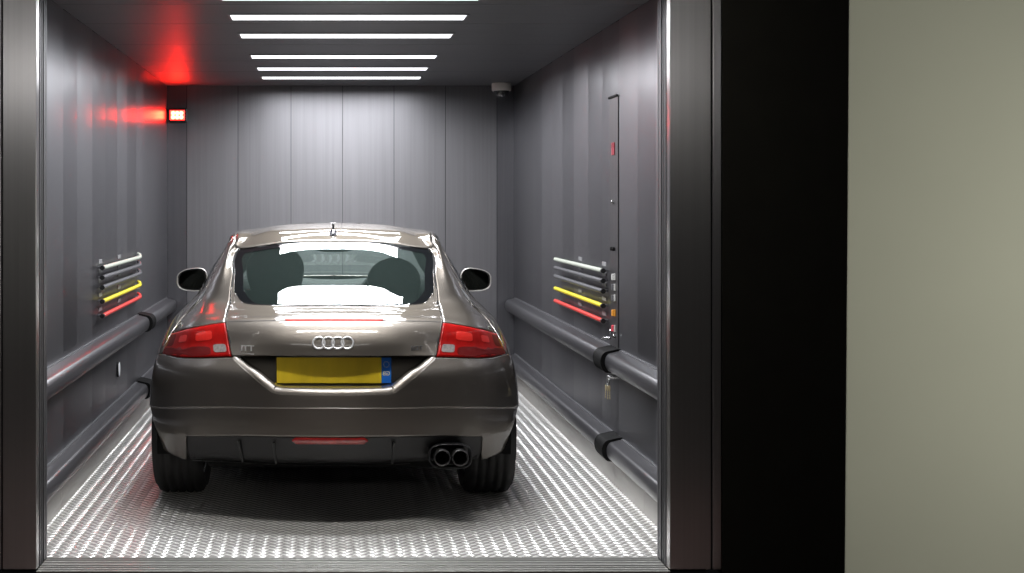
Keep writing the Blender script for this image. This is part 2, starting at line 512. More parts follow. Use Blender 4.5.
def joint(label, x, sgn, y0, y1, z, h=.128, d=.104):
    r = empty('rail_joint', (x, y0, z)); tag(r, label, 'rail joint', 'black joints between guard rails')
    mb = MB(); prof = rail_profile(h, d)
    n = 9; L = y1-y0
    rows = []
    for k in range(n):
        s = 1 - .05*(k % 2)
        rows.append([(sgn*p[0]*s, L*k/(n-1), p[1]*s) for p in prof])
    mb.grid(rows, 0, True)
    mb.add(rows[0], [tuple(range(len(prof)))]); mb.add(rows[-1], [tuple(range(len(prof)-1,-1,-1))])
    mb.build('bellows', M['black_rubber'], r, recalc=True)
ZU, ZL = .640, .195
rail('upper grey guard rail on the left wall, long length nearest the door', XL, 1, 5.47, 8.98, ZU, 'guard rails on the left wall')
rail('upper grey guard rail on the left wall, far length beyond the joint', XL, 1, 9.16, 10.60, ZU, 'guard rails on the left wall')
joint('black joint in the upper left guard rail below the red bar', XL, 1, 8.9815, 9.1585, ZU)
rail('lower grey guard rail on the left wall near the floor, door end', XL, 1, 5.47, 8.92, ZL, 'guard rails on the left wall')
rail('lower grey guard rail on the left wall, part hidden behind the car', XL, 1, 9.12, 10.60, ZL, 'guard rails on the left wall')
joint('black joint in the lower left guard rail beside the rear tyre', XL, 1, 8.9215, 9.1185, ZL)
rail('upper grey guard rail on the right wall, short length nearest the door', XR, -1, 5.47, 6.79, ZU, 'guard rails on the right wall')
rail('upper grey guard rail on the right wall, long length beside the car', XR, -1, 6.99, 10.60, ZU, 'guard rails on the right wall')
joint('black joint in the upper right guard rail under the control panel', XR, -1, 6.7915, 6.9885, ZU)
rail('lower grey guard rail on the right wall near the floor, door end', XR, -1, 5.47, 6.75, ZL, 'guard rails on the right wall')
rail('lower grey guard rail on the right wall, long length beside the car', XR, -1, 6.95, 10.60, ZL, 'guard rails on the right wall')
joint('black joint in the lower right guard rail by the lit floor', XR, -1, 6.7515, 6.9485, ZL)

# ------------------------------------------------------------------ push bars
def push_bar(label, x, sgn, y0, y1, z, m, group, capend):
    r = empty('push_bar', (x, y0, z)); tag(r, label, 'push bar', group)
    L = y1-y0; off = sgn*.032
    mb = MB(); mb.tube([(off,.0,0),(off,L,0)], .0125, 14)
    mb.build('bar', m, r)
    for y in (.03, L/2, L-.03):
        mb = MB(); x0, x1 = sorted((0, off)); mb.box(x0, x1, y-.012, y+.012, -.006, .006)
        mb.build('bracket', M['bar_grey'], r, bevel=.001)
    mb = MB()
    if capend == 0: mb.tube([(off,-.020,0),(off,.004,0)], .0130, 14)
    else: mb.tube([(off,-.020,0),(off,.004,0)], .0130, 14)
    mb.build('end_sleeve', M['black'], r)
    for y in (.05, L*.5):
        mb = MB(); x0, x1 = sorted((-sgn*.002, sgn*.004)); mb.box(x0, x1, y, y+.10, .020, .042)
        mb.build('label_plate', M['label'], r, bevel=.001)
    if capend == 0:
        mb = MB(); mb.tube([(off, L-.004, 0), (off, L+.02, .004), (off*.8, L+.045, .016), (off*.35, L+.055, .024)], [.0125,.012,.011,.009], 12)
        mb.build('bent_end', m, r)
BZ = [1.089, 1.035, .980, .902, .822]
BM = [M['bar_white'], M['bar_grey'], M['bar_grey'], M['bar_yellow'], M['bar_red']]
BN = ['pale green', 'grey', 'grey', 'yellow', 'red']
BX = ['topmost of the five', 'just below the pale green one', 'just above the yellow one', 'second from the bottom', 'lowest of the five above the guard rail']
for i in range(5):
    push_bar(f'{BN[i]} push bar on the left wall, {BX[i]}', XL, 1, 7.40, 8.86, BZ[i], BM[i], 'push bars on the left wall', 0)
    push_bar(f'{BN[i]} push bar on the right wall, {BX[i]}', XR, -1, 7.085, 8.55, BZ[i], BM[i], 'push bars on the right wall', 1)

# ------------------------------------------------------------------ control panel on the right wall
cp = empty('control_panel', (XR, 6.84, .70)); tag(cp, 'tall narrow dark control panel with buttons on the right wall', 'control panel')
pw, ph = .20, 1.30
mb = MB(); mb.box(-.0045, .004, 0, pw, 0, ph)
mb.build('faceplate', M['panel_plate'], cp, bevel=.002)
mb = MB(); mb.box(-.012, -.005, -.003, pw+.003, ph-.002, ph+.010)
mb.build('top_slot', M['black_rubber'], cp, bevel=.001)
def cbutton(y, z, m, r=.014, name='button', sq=False):
    mb = MB()
    if sq: mb.box(-.017, -.005, y-r*.8, y+r*.8, z-r, z+r)
    else: mb.lathe([(0,.012),(r*.8,.012),(r,.009),(r,0)], Matrix.Translation((-.006, y, z)) @ Matrix.Rotation(-PI/2,4,'Y'), 18)
    return mb.build(name, m, cp, bevel=.002 if sq else 0, recalc=True)
cols = [M['button_white'], M['bar_grey'], M['bar_grey'], M['orange'], M['pink']]
dz = [.035, .035, .035, .02, .0]
for i in range(5):
    cbutton(.085, BZ[i]-.70-.045+.02, cols[i], .016, 'floor_button', True)
    mb = MB(); mb.box(-.012, -.005, .045, .060, BZ[i]-.70-.04, BZ[i]-.70-.005)
    mb.build('button_label', M['button_white'] if i != 3 else M['orange'], cp, bevel=.001)
# red emblem, little indicator, keyhole pair
mb = MB()
for k in range(2):
    mb.box(-.010, -.005, .075+.035*k, .098+.035*k, ph-.30, ph-.235)
mb.box(-.010, -.005, .088, .122, ph-.262, ph-.245)
mb.build('red_emblem', mat('dim_red_emblem', (.42,.05,.07), .4), cp)
cbutton(.10, ph-.545, M['steel_bits'], .012, 'indicator')
cbutton(.075, ph-.79, M['black_rubber'], .010, 'speaker_hole'); cbutton(.12, ph-.79, M['black_rubber'], .010, 'speaker_hole')
cbutton(.14, .075, M['chrome'], .014, 'key_switch'); cbutton(.055, .060, M['chrome'], .012, 'key_switch')
mb = MB(); mb.tube([(-.02,.10,.045),(-.05,.13,.04),(-.05,.17,.03)], .007, 10)
mb.build('steel_lever', M['steel_bits'], cp)
# keys hanging below the rail joint
kp = empty('key_ring', (XR-.075, 6.74, .562)); tag(kp, 'small bunch of brass keys hanging below the right guard rail joint', 'keys')
mb = MB()
ring = [(0, .022*math.cos(2*PI*k/20), -.02+.022*math.sin(2*PI*k/20)) for k in range(21)]
mb.tube(ring, .0022, 8, cap=False); mb.build('ring', M['steel_bits'], kp)
mb = MB(); mb.lathe([(0,.083),(.008,.083),(.010,.079),(.010,0)], Matrix.Translation((.080,.0,.005)) @ Matrix.Rotation(-PI/2,4,'Y'), 16)
mb.build('lock_barrel', M['steel_bits'], kp, recalc=True)
for a, dy in ((.25, .012), (-.2, -.010), (.02, 0)):
    mb = MB(); Rm = Matrix.Translation((-.006*dy/.01-.002, dy, -.040)) @ Matrix.Rotation(a, 4, 'X')
    def Q(y, z): return [tuple(Rm @ Vector((x, y, z))) for x in (-.0012, .0012)]
    out = [(.016*math.sin(2*PI*k/14), -.016*math.cos(2*PI*k/14)*1.0 - .012) for k in range(14)]
    poly = [Rm @ Vector((-.0012, y, z)) for y, z in out]
    mb.prism(poly, Rm.to_3x3() @ Vector((.0024,0,0)))
    blade = [(-.0045,-.026),(.0045,-.026),(.0045,-.062),(0,-.068),(-.0045,-.064),(-.003,-.056),(-.0045,-.05),(-.003,-.044),(-.0045,-.038)]
    mb.prism([Rm @ Vector((-.001,y,z)) for y, z in blade], Rm.to_3x3() @ Vector((.002,0,0)))
    mb.build('key', M['brass'], kp, recalc=True)

# small pale oval reflector below the left rail
rx = XL; rp_y = 1.262*F/(VX-120)
rf = empty('wall_reflector', (rx, rp_y, .435)); tag(rf, 'small upright white oval reflector on the left wall between the guard rails', 'reflector')
mb = MB()
poly = [Vector((-.002, .024*math.cos(2*PI*k/24), .046*math.sin(2*PI*k/24))) for k in range(24)]
mb.prism(poly, (.013,0,0)); mb.build('backing', M['black'], rf, recalc=True, bevel=.002)
mb = MB()
poly = [Vector((.012, .023*math.cos(2*PI*k/24), .045*math.sin(2*PI*k/24))) for k in range(24)]
mb.prism(poly, (.005,0,0)); mb.build('white_face', mat('white_reflector', (.82,.84,.84), .3), rf, recalc=True, bevel=.002)

# ------------------------------------------------------------------ hall lamps: wall strip and side light are added, out of view
hl = empty('ceiling_lamp', (.1, 4.80, 2.9)); tag(hl, 'lit strip lamp on the hall ceiling outside the lift doorway', 'ceiling lamp')
mb = MB(); mb.box(-.68, .68, -.12, .12, -.03, 0); mb.build('housing', M['housing'], hl, bevel=.004)
mb = MB(); mb.box(-.65, .65, -.07, .07, -.05, -.03); mb.build('diffuser', M['hall_tube'], hl, bevel=.006)
mb = MB(); mb.box(-3.2, 3.6, -1.6, -1.5, -.02, 2.9)
tag(mb.build('wall_hall', M['landing']), kind='structure')
wl = empty('jamb_fill_strip', (-.3, -1.5, 2.6)); tag(wl, 'unseen lit strip added on the hall wall to brighten the door jambs', 'fill light')  # unseen glowing strip, added so the jambs catch a highlight
mb = MB(); mb.box(-2.05, 2.05, 0, .05, -.13, .13); mb.build('housing', M['housing'], wl, bevel=.004)
mb = MB(); mb.box(-2.0, 2.0, .05, .085, -.10, .10); mb.build('diffuser', M['fill_tube'], wl, bevel=.01)
la = bpy.data.lights.new('hall_side_fill', 'AREA'); la.shape = 'RECTANGLE'; la.size = .5; la.size_y = 1.2  # unseen area light without a fixture, added to light the pale wall
la.energy = 7.5; la.spread = math.radians(60); la.color = (1.0, .97, .88)
lo = bpy.data.objects.new('hall_side_fill', la); COL.objects.link(lo)
lo.location = (3.0, .8, 1.25)
d = Vector((2.05, 3.5, 1.25)) - Vector(lo.location)
lo.rotation_euler = d.to_track_quat('-Z', 'Y').to_euler()

# ------------------------------------------------------------------ the car
CARX, CARY = .035, 6.70
car = empty('car', (CARX, CARY, 0), -.0053)
tag(car, 'taupe grey sports coupe parked in the lift, seen from behind', 'car')
# rows run from the roof centre down to the sill, columns from the rear centre line round the side to the nose
ST = [
 # 0 rear centre
 [(0,1.05,1.325),(0,.80,1.315),(0,.55,1.290),(0,.30,1.249),(0,-.02,1.106),(0,-.18,1.020),(0,-.30,.963),(0,-.45,.944),(0,-.60,.934),(0,-.705,.916),(0,-.742,.872),(0,-.742,.81),(0,-.72,.76),(0,-.80,.70),(0,-.834,.612),(0,-.842,.557),(0,-.826,.50),(0,-.81,.42),(0,-.77,.30),(0,-.70,.262)],
 # 1
 [(0,1.05,1.325),(.13,.82,1.311),(.20,.56,1.283),(.26,.30,1.240),(.26,-.01,1.098),(.26,-.165,1.018),(.26,-.285,.963),(.26,-.43,.942),(.26,-.58,.931),(.26,-.688,.912),(.26,-.723,.868),(.255,-.723,.808),(.25,-.70,.757),(.25,-.776,.70),(.25,-.808,.611),(.25,-.816,.557),(.25,-.80,.50),(.25,-.785,.42),(.24,-.745,.30),(.24,-.68,.262)],
 # 2 hatch seam
 [(0,1.05,1.325),(.26,.88,1.301),(.40,.60,1.262),(.512,.33,1.218),(.514,.05,1.088),(.512,-.10,1.012),(.508,-.21,.965),(.506,-.37,.938),(.502,-.52,.921),(.497,-.625,.899),(.487,-.655,.86),(.475,-.66,.80),(.46,-.655,.752),(.46,-.70,.69),(.46,-.735,.61),(.46,-.745,.556),(.46,-.735,.497),(.455,-.72,.418),(.44,-.68,.30),(.43,-.62,.258)],
 # 3
 [(0,1.05,1.325),(.28,.93,1.300),(.44,.68,1.270),(.532,.44,1.240),(.568,.18,1.125),(.590,.02,1.042),(.605,-.12,.975),(.62,-.28,.940),(.642,-.43,.910),(.67,-.545,.868),(.675,-.565,.83),(.68,-.575,.79),(.685,-.58,.738),(.69,-.605,.69),(.69,-.625,.61),(.69,-.635,.555),(.685,-.625,.493),(.675,-.61,.416),(.65,-.58,.30),(.63,-.54,.245)],
 # 4 corner
 [(0,1.05,1.325),(.29,.98,1.300),(.45,.76,1.277),(.540,.56,1.258),(.598,.36,1.160),(.632,.18,1.068),(.660,.03,.985),(.69,-.11,.936),(.735,-.245,.890),(.785,-.34,.828),(.80,-.37,.795),(.812,-.39,.765),(.82,-.40,.733),(.83,-.41,.69),(.84,-.415,.61),(.845,-.42,.553),(.84,-.42,.49),(.825,-.42,.41),(.80,-.40,.30),(.78,-.38,.22)],
 # 5 rear axle
 [(0,1.05,1.325),(.30,1.0,1.302),(.46,.84,1.285),(.547,.70,1.272),(.615,.56,1.180),(.665,.42,1.085),(.703,.28,.988),(.735,.15,.945),(.775,.06,.905),(.815,0,.855),(.845,0,.80),(.868,0,.745),(.888,0,.68),(.903,0,.63),(.913,0,.57),(.918,0,.52),(.916,0,.47),(.905,0,.38),(.89,0,.28),(.87,0,.20)],
 # 6
 [(0,1.05,1.325),(.30,1.04,1.303),(.465,.96,1.290),(.555,.88,1.280),(.625,.80,1.180),(.678,.70,1.085),(.725,.60,.985),(.757,.53,.932),(.79,.49,.886),(.815,.47,.84),(.835,.46,.79),(.848,.46,.74),(.858,.46,.69),(.864,.46,.64),(.868,.46,.58),(.87,.46,.52),(.868,.46,.46),(.86,.46,.37),(.85,.46,.27),(.82,.46,.20)],
 # 7
 [(0,1.05,1.325),(.30,1.08,1.303),(.465,1.09,1.291),(.557,1.10,1.280),(.632,1.10,1.18),(.685,1.08,1.085),(.738,1.03,.985),(.768,1.0,.932),(.795,1.0,.886),(.815,1.0,.84),(.832,1.0,.79),(.845,1.0,.74),(.855,1.0,.69),(.862,1.0,.64),(.866,1.0,.58),(.868,1.0,.52),(.866,1.0,.46),(.858,1.0,.37),(.848,1.0,.27),(.81,1.0,.20)],
 # 8
 [(0,1.05,1.325),(.29,1.15,1.300),(.45,1.26,1.284),(.540,1.36,1.262),(.622,1.47,1.16),(.683,1.56,1.06),(.742,1.62,.97),(.772,1.64,.925),(.798,1.65,.88),(.817,1.65,.835),(.834,1.65,.785),(.847,1.65,.735),(.857,1.65,.685),(.864,1.65,.635),(.868,1.65,.575),(.870,1.65,.515),(.868,1.65,.455),(.86,1.65,.37),(.85,1.65,.27),(.81,1.65,.20)],
 # 9 front axle
 [(0,1.05,1.325),(.26,1.22,1.298),(.40,1.40,1.275),(.49,1.55,1.248),(.575,1.82,1.13),(.64,2.04,1.02),(.715,2.22,.93),(.77,2.36,.885),(.81,2.44,.845),(.845,2.468,.80),(.872,2.468,.75),(.887,2.468,.70),(.897,2.468,.66),(.907,2.468,.61),(.914,2.468,.56),(.917,2.468,.51),(.914,2.468,.46),(.902,2.468,.37),(.887,2.468,.28),(.86,2.468,.20)],
 # 10 front corner
 [(0,1.05,1.325),(.14,1.26,1.303),(.22,1.47,1.285),(.27,1.62,1.265),(.36,1.98,1.14),(.43,2.24,1.03),(.49,2.41,.945),(.57,2.63,.90),(.64,2.80,.845),(.70,2.93,.79),(.74,2.98,.73),(.76,3.0,.68),(.77,3.02,.64),(.775,3.03,.60),(.78,3.04,.55),(.78,3.04,.50),(.775,3.04,.45),(.76,3.02,.37),(.74,2.98,.28),(.70,2.93,.20)],
 # 11 nose centre
 [(0,1.05,1.325),(0,1.29,1.310),(0,1.50,1.295),(0,1.66,1.275),(0,2.02,1.15),(0,2.30,1.035),(0,2.47,.955),(0,2.76,.915),(0,3.0,.86),(0,3.14,.80),(0,3.19,.74),(0,3.22,.69),(0,3.24,.65),(0,3.26,.60),(0,3.275,.55),(0,3.28,.50),(0,3.275,.45),(0,3.255,.37),(0,3.22,.27),(0,3.15,.20)],
]
CG = np.array(ST, float).transpose(1, 0, 2)     # rows, stations, xyz
for _i, _d in ((0,.011),(1,.009),(2,.009)): CG[_i,:,2] += _d
CG[3,3:,2] += .006
CG[3,0] = (0,.388,1.250); CG[3,1] = (.26,.40,1.242); CG[3,2] = (.512,.43,1.214); CG[3,3,1] = .50; CG[3,4,1] = .60
CG[2,0] = (0,.60,1.295); CG[2,1] = (.20,.61,1.290); CG[2,2] = (.40,.66,1.268)
def _window_profile(zt=2.384, y0=285, y1=246.5):
    y, z = -.30, .963; P = [(y, z)]; th0 = None
    while y < .388:
        Y = 6.70 + y; phi = math.atan2(1.444-z, Y); ip = 204 + (1.444-z)*1330/Y
        ya = 7.38 + .16*min(1, max(0, (304-ip)/(304-y0))); yb = 8.46 + .15*min(1, max(0, (y1-ip)/7.5))
        tA = (math.atan2(zt-z, ya-Y) - phi)/2; tB = (math.atan2(zt-z, yb-Y) - phi)/2
        if ip > y0: th = tA
        elif ip > y1:
            if th0 is None: th0 = tA
            th = th0 + (tB - th0)*(y0-ip)/(y0-y1)
        else: th = tB
        y += .002; z += math.tan(th)*.002
        P.append((y, z))
    P.insert(0, (-.36, .963-.06*.42)); P.append((.50, z + (.50-y)*.30))
    return np.array(P)
WP = _window_profile()
def crown(u): return .10*u*u + .35*u**4
for _j, _vs in ((0,(.388,0.0,-.17,-.30)),(1,(.400,.012,-.158,-.285)),(2,(.43,.085,-.07,-.19))):
    for _k, _v in enumerate(_vs):
        _u = CG[3+_k,_j,0]
        CG[3+_k,_j,1] = _v
        CG[3+_k,_j,2] = np.interp(_v, WP[:,0], WP[:,1]) - crown(_u)
CG[2,0] = (0,.60,1.296); CG[2,1] = (.20,.605,1.291); CG[2,2] = (.40,.64,1.277)
for _j, _z in ((3,1.2745),(4,1.283),(5,1.289),(6,1.293),(7,1.298)): CG[2,_j,2] = _z
for _j, _z in ((3,1.320),(4,1.322),(5,1.322),(6,1.322),(7,1.322),(8,1.319)): CG[1,_j,2] = _z
CG[3,3,2] = 1.240
for _i, _u in ((9,.774),(10,.790),(11,.802),(12,.811),(13,.824)): CG[_i,4,0] = _u
CG[1,0] = (0,.82,1.323); CG[1,1] = (.13,.83,1.321); CG[1,2] = (.26,.88,1.318)
for _j, _z in enumerate((.546,.542,.531,.514,.482,.472)): CG[15,_j,2] = _z
for _j, _z in enumerate((.492,.488,.476,.455,.434,.43)): CG[16,_j,2] = _z
for _j, _z in enumerate((.419,.416,.406,.386,.375,.36)): CG[17,_j,2] = _z
for _j, _z in ((3,.602),(4,.585),(5,.55)): CG[14,_j,2] = _z
CG[8,0,1:] = (-.56,.934); CG[9,0,1:] = (-.665,.917); CG[10,0,1:] = (-.707,.885); CG[11,0,1:] = (-.737,.828); CG[12,0,1:] = (-.748,.76)
CG[8,1,1:] = (-.54,.931); CG[9,1,1:] = (-.648,.913); CG[10,1,1:] = (-.689,.881); CG[11,1,1:] = (-.718,.826); CG[12,1,1:] = (-.729,.757)
CG[8,2,1:] = (-.475,.921); CG[9,2,1:] = (-.585,.900); CG[10,2,1:] = (-.624,.866); CG[11,2,1:] = (-.652,.81); CG[12,2,1:] = (-.668,.752)
for _j, _r in {0:((13,-.825),(14,-.842),(15,-.846)), 1:((13,-.80),(14,-.815),(15,-.819)), 2:((12,-.69),(13,-.728),(14,-.738),(15,-.742)), 3:((12,-.602),(13,-.624),(14,-.632),(15,-.636)), 4:((12,-.408),(13,-.416),(14,-.420),(15,-.422))}.items():
    for _i, _v in _r: CG[_i,_j,1] = _v
for _j, (_a, _b) in enumerate(((-.843,-.836),(-.816,-.809),(-.740,-.735),(-.632,-.626),(-.42,-.416))): CG[16,_j,1] = _a; CG[17,_j,1] = _b
BREAKS = {12, 15, 17}
NR, NS = CG.shape[0], CG.shape[1]
mirror = np.array([-1, 1, 1.])
EXT = np.concatenate([CG[:, 2:0:-1]*mirror, CG, CG[:, -2:-4:-1]*mirror], axis=1)   # two mirrored columns on each end
hs = np.maximum(np.linalg.norm(np.diff(CG, axis=0), axis=2).mean(1), .01)
ht = np.maximum(np.linalg.norm(np.diff(EXT[6:], axis=1), axis=2).mean(0), .05)
def herm(p0, p1, m0, m1, q):
    q2, q3 = q*q, q*q*q
    return (2*q3-3*q2+1)*p0 + (q3-2*q2+q)*m0 + (-2*q3+3*q2)*p1 + (q3-q2)*m1
def slopes(P, h):
    d = (P[1:] - P[:-1]) / h.reshape(-1, *([1]*(P.ndim-1)))
    m = np.empty_like(P)
    m[0] = d[0]; m[-1] = d[-1]
    for i in range(1, len(P)-1):
        m[i] = (h[i-1]*d[i] + h[i]*d[i-1])/(h[i-1]+h[i])
    return d, m
_dR, _mR = slopes(EXT, hs)
def row_curve(s):
    """all columns at row parameter s"""
    s = min(max(s, 0), NR-1); i = min(int(s), NR-2); q = s - i
    m0 = _dR[i] if i in BREAKS else _mR[i]
    m1 = _dR[i] if (i+1) in BREAKS else _mR[i+1]
    return herm(EXT[i], EXT[i+1], m0*hs[i], m1*hs[i], q)
_cache = {}
# exact centre profile of the rear window: the lower part curves up gently, the upper part flattens towards the roof
_row0 = row_curve
def row_curve(s):
    R = _row0(s)
    if 3 < s < 6:
        R = R.copy()
        R[0:5, 2] = np.interp(R[0:5,1], WP[:,0], WP[:,1]) - crown(np.abs(R[0:5,0]))
    return R
def S(s, t):
    sg = 1 if t >= 0 else -1
    t = abs(t)
    key = round(s, 5)
    if key not in _cache:
        R = row_curve(s); _cache[key] = (R, slopes(R, ht)[1])
    R, m = _cache[key]
    t = min(t, NS-1); j = min(int(t), NS-2); q = t - j; J = j + 2
    p = herm(R[J], R[J+1], m[J]*ht[J], m[J+1]*ht[J], q)
    return Vector((sg*p[0], p[1], p[2]))
def SN(s, t, e=.02):
    a = S(min(s+e, NR-1), t) - S(s-e, t); b = S(s, t+e) - S(s, t-e)
    n = b.cross(a).normalized()          # outward
    return -n if n.dot(S(s, t) - Vector((0, .6, .75))) < 0 else n
def find(u, z, s0=3, s1=19, t0=-4.5, t1=4.5):
    """surface parameters of the point with given sideways place and height (rear face)"""
    best = None
    for _ in range(4):
        for a in np.linspace(s0, s1, 25):
            for b in np.linspace(t0, t1, 25):
                p = S(float(a), float(b)); e = (p.x-u)**2 + (p.z-z)**2
                if best is None or e < best[0]: best = (e, float(a), float(b))
        ds, dt = (s1-s0)/12, (t1-t0)/12
        s0, s1, t0, t1 = best[1]-ds, best[1]+ds, best[2]-dt, best[2]+dt
    return best[1], best[2]

def patch(name, m, slo, shi, tv, ns=24, off=0., solid=.006, parent=car, smooth=True, bev=0, split=None):
    """panel over the columns tv, from row slo(t) to row shi(t)"""
    mb = MB(); rows = []
    for t in tv:
        a = slo(t) if callable(slo) else slo; b = shi(t) if callable(shi) else shi
        r = []
        ss = [a + (b-a)*k/ns for k in range(ns+1)]
        if split is not None:      # even rows below the split so that the broad surface stays fair
            ss = [a + (split-a)*k/14 for k in range(14)] + [split + (b-split)*k/ns for k in range(ns+1)]
        for s in ss:
            p = S(s, t)
            if off: p = p + SN(s, t)*off
            r.append(p)
        rows.append(r)
    mb.grid(rows, 0, smooth)
    o = mb.build(name, [m, M['trim_in']], parent, solid=solid)
    # outward facing
    me = o.data
    cen = Vector((0, .6, .72)); tot = 0
    for p in me.polygons: tot += p.normal.dot(Vector(p.center) - cen)*p.area
    if tot < 0: me.flip_normals()
    return o
def disc(name, m, outline, off=.0, rings=14, inner=0., solid=.0, parent=car, mats=None):
    """panel bounded by a closed outline in (s, t); inner > 0 leaves the middle open"""
    mb = MB(); n = len(outline)
    cs = sum(p[0] for p in outline)/n; ct = sum(p[1] for p in outline)/n
    rows = []
    for k in range(rings+1):
        f = 1 - (1-inner)*k/rings
        r = []
        for s, t in outline + outline[:1]:
            a, b = cs + (s-cs)*f, ct + (t-ct)*f
            p = S(a, b)
            if off: p = p + SN(a, b)*off
            r.append(p)
        rows.append(r)
    mb.grid(rows, 0, True)
    o = mb.build(name, mats or [m, M['trim_in']], parent, weld=True, solid=solid)
    me = o.data; cen = Vector((0, .6, .72)); tot = 0
    for p in me.polygons: tot += p.normal.dot(Vector(p.center) - cen)*p.area
    if tot < 0: me.flip_normals()
    return o
def ring_patch(name, m, out, inn, off=0., solid=0, parent=car, n=4):
    mb = MB(); rows = []
    for k in range(n+1):
        q = k/n
        rows.append([(S(a[0]+(b[0]-a[0])*q, a[1]+(b[1]-a[1])*q) + SN(a[0]+(b[0]-a[0])*q, a[1]+(b[1]-a[1])*q)*off) for a, b in zip(out+out[:1], inn+inn[:1])])
    mb.grid(rows, 0, True)
    o = mb.build(name, [m, M['trim_in']], parent, solid=solid)
    me = o.data; cen = Vector((0, .6, .72)); tot = 0
    for p in me.polygons: tot += p.normal.dot(Vector(p.center) - cen)*p.area
    if tot < 0: me.flip_normals()
    return o
def lin(a, b, n): return [a + (b-a)*i/n for i in range(n+1)]
GT, GS = .014, .03

# ---- rear window outline in (s, t): rounded trapezoid
def t_edge(s): return 1.975 - .095*(s-3.0)/3.2
def s_bot(t):
    # lower edge of the glass with rounded corners
    q = abs(t)/1.90
    return 6.10 + .07*(1-q*q) - (.0 if q < .80 else .9*((q-.80)/.20)**2.6)
def s_topg(t): return 3.02 + .0*t
def glass_outline(ins_s0=0, ins_t=0, ins_s1=0, n=40):
    pts = []
    te = lambda s: t_edge(s) - ins_t
    # bottom from left to right
    T = 1.89 - ins_t
    for k in range(n+1):
        t = -T + 2*T*k/n
        pts.append((s_bot(t*1.89/T) - ins_s1, t))
    sR = pts[-1][0]; sL = pts[0][0]
    for k in range(1, n//2):
        s = sR + (3.25+ins_s0 - sR)*k/(n//2)
        pts.append((s, te(s)))
    for k in range(0, 7):       # upper right corner
        a = PI/2*k/6
        pts.append((3.02+ins_s0 + .23*(1-math.sin(a)), te(3.1) - .06*(1-math.cos(a))))
    for k in range(1, n):
        T2 = te(3.1)-.06
        pts.append((3.02+ins_s0, T2 - 2*T2*k/n))
    for k in range(0, 7):
        a = PI/2*(1-k/6)
        pts.append((3.02+ins_s0 + .23*(1-math.sin(a)), -te(3.1) + .06*(1-math.cos(a))))
    for k in range(1, n//2):
        s = 3.25+ins_s0 + (sL - 3.25-ins_s0)*k/(n//2)
        pts.append((s, -te(s)))
    return pts
GO = glass_outline()
GI = glass_outline(.14, .21, .09)
def glass_low(t):
    a = abs(t)
    return s_bot(t) if a < 1.883 else min(s_bot(1.883), 3.0 + (1.975-a)/.095*3.2)
rw = patch('rear_window', M['glass'], lambda t: 3.02 + (.23*max(0, (abs(t)-1.905)/.06)**2), glass_low, lin(-1.966, -1.86, 16)+lin(-1.85, 1.85, 110)+lin(1.86, 1.966, 16), ns=70, off=-.004, solid=0)
ring_patch('frit_border', M['frit'], GO, GI, off=-.0015, parent=rw, n=6)
# fine heater wires are left out: not visible

# ---- hatch lid: frame beside the glass and the deck with its rear face
tv = lin(-2+GT, -1.99, 2) + lin(-1.985, -1.86, 26)[0:] + lin(-1.85, 1.85, 90) + lin(1.86, 1.985, 26) + lin(1.99, 2-GT, 2)
def hatch_top(t):
    a = abs(t)
    # side edge of the glass as a graph over t
    if a >= t_edge(3.1): return 2.95
    sb = s_bot(t) + .02
    if a <= t_edge(6.2) - .0: return sb
    s = 3.0 + (1.975 - a)/.095*3.2
    return max(2.95, min(s + .02, sb if a < 1.885 else s))
hatch = patch('hatch_lid', M['paint'], hatch_top, 11.92, tv, ns=84, split=6.30)
# spoiler seams as fine dark inlays
def seam(name, s_of_t, tv, parent, w=.0022, off=.0016):
    mb = MB(); rows = []
    for t in tv:
        s = s_of_t(t); p = S(s, t); d = (S(s+.05, t) - S(s-.05, t)).normalized(); n = SN(s, t)
        rows.append([p - d*w + n*off, p + d*w + n*off])
    mb.grid(rows, 0, True)
    o = mb.build(name, M['groove'], parent)
    me = o.data; tot = sum(p.normal.dot(Vector(p.center) - Vector((0,.6,.7))) for p in me.polygons)
    if tot < 0: me.flip_normals()
    return o
seam('spoiler_seam', lambda t: 8.42, lin(-1.97, 1.97, 80), hatch)
seam('spoiler_seam', lambda t: 9.0, lin(-1.97, 1.97, 80), hatch)
def strip(name, m, sa, sb, ta, tb, off, parent=car, n=60, ns=6):
    mb = MB(); rows = []
    for t in lin(ta, tb, n):
        e = min(1, min(t-ta, tb-t)/.07 + .15)
        mid = (sa+sb)/2; hw = (sb-sa)/2*e
        rows.append([S(mid-hw+2*hw*k/ns, t) + SN(mid-hw+2*hw*k/ns, t)*off*math.sin(PI*(k+.4)/(ns+.8)) for k in range(ns+1)])
    mb.grid(rows, 0, True)
    o = mb.build(name, m, parent)
    me = o.data; tot = sum(p.normal.dot(Vector(p.center) - Vector((0,.6,.7))) for p in me.polygons)
    if tot < 0: me.flip_normals()
    return o
gk = seam('window_gasket', lambda t: s_bot(t) + .03, lin(-1.86, 1.86, 120), rw, w=.0042, off=.003)
gk.data.materials[0] = M['gasket']
sb1 = strip('brake_light', M['brake'], 8.80, 9.16, -.86, .86, .006)

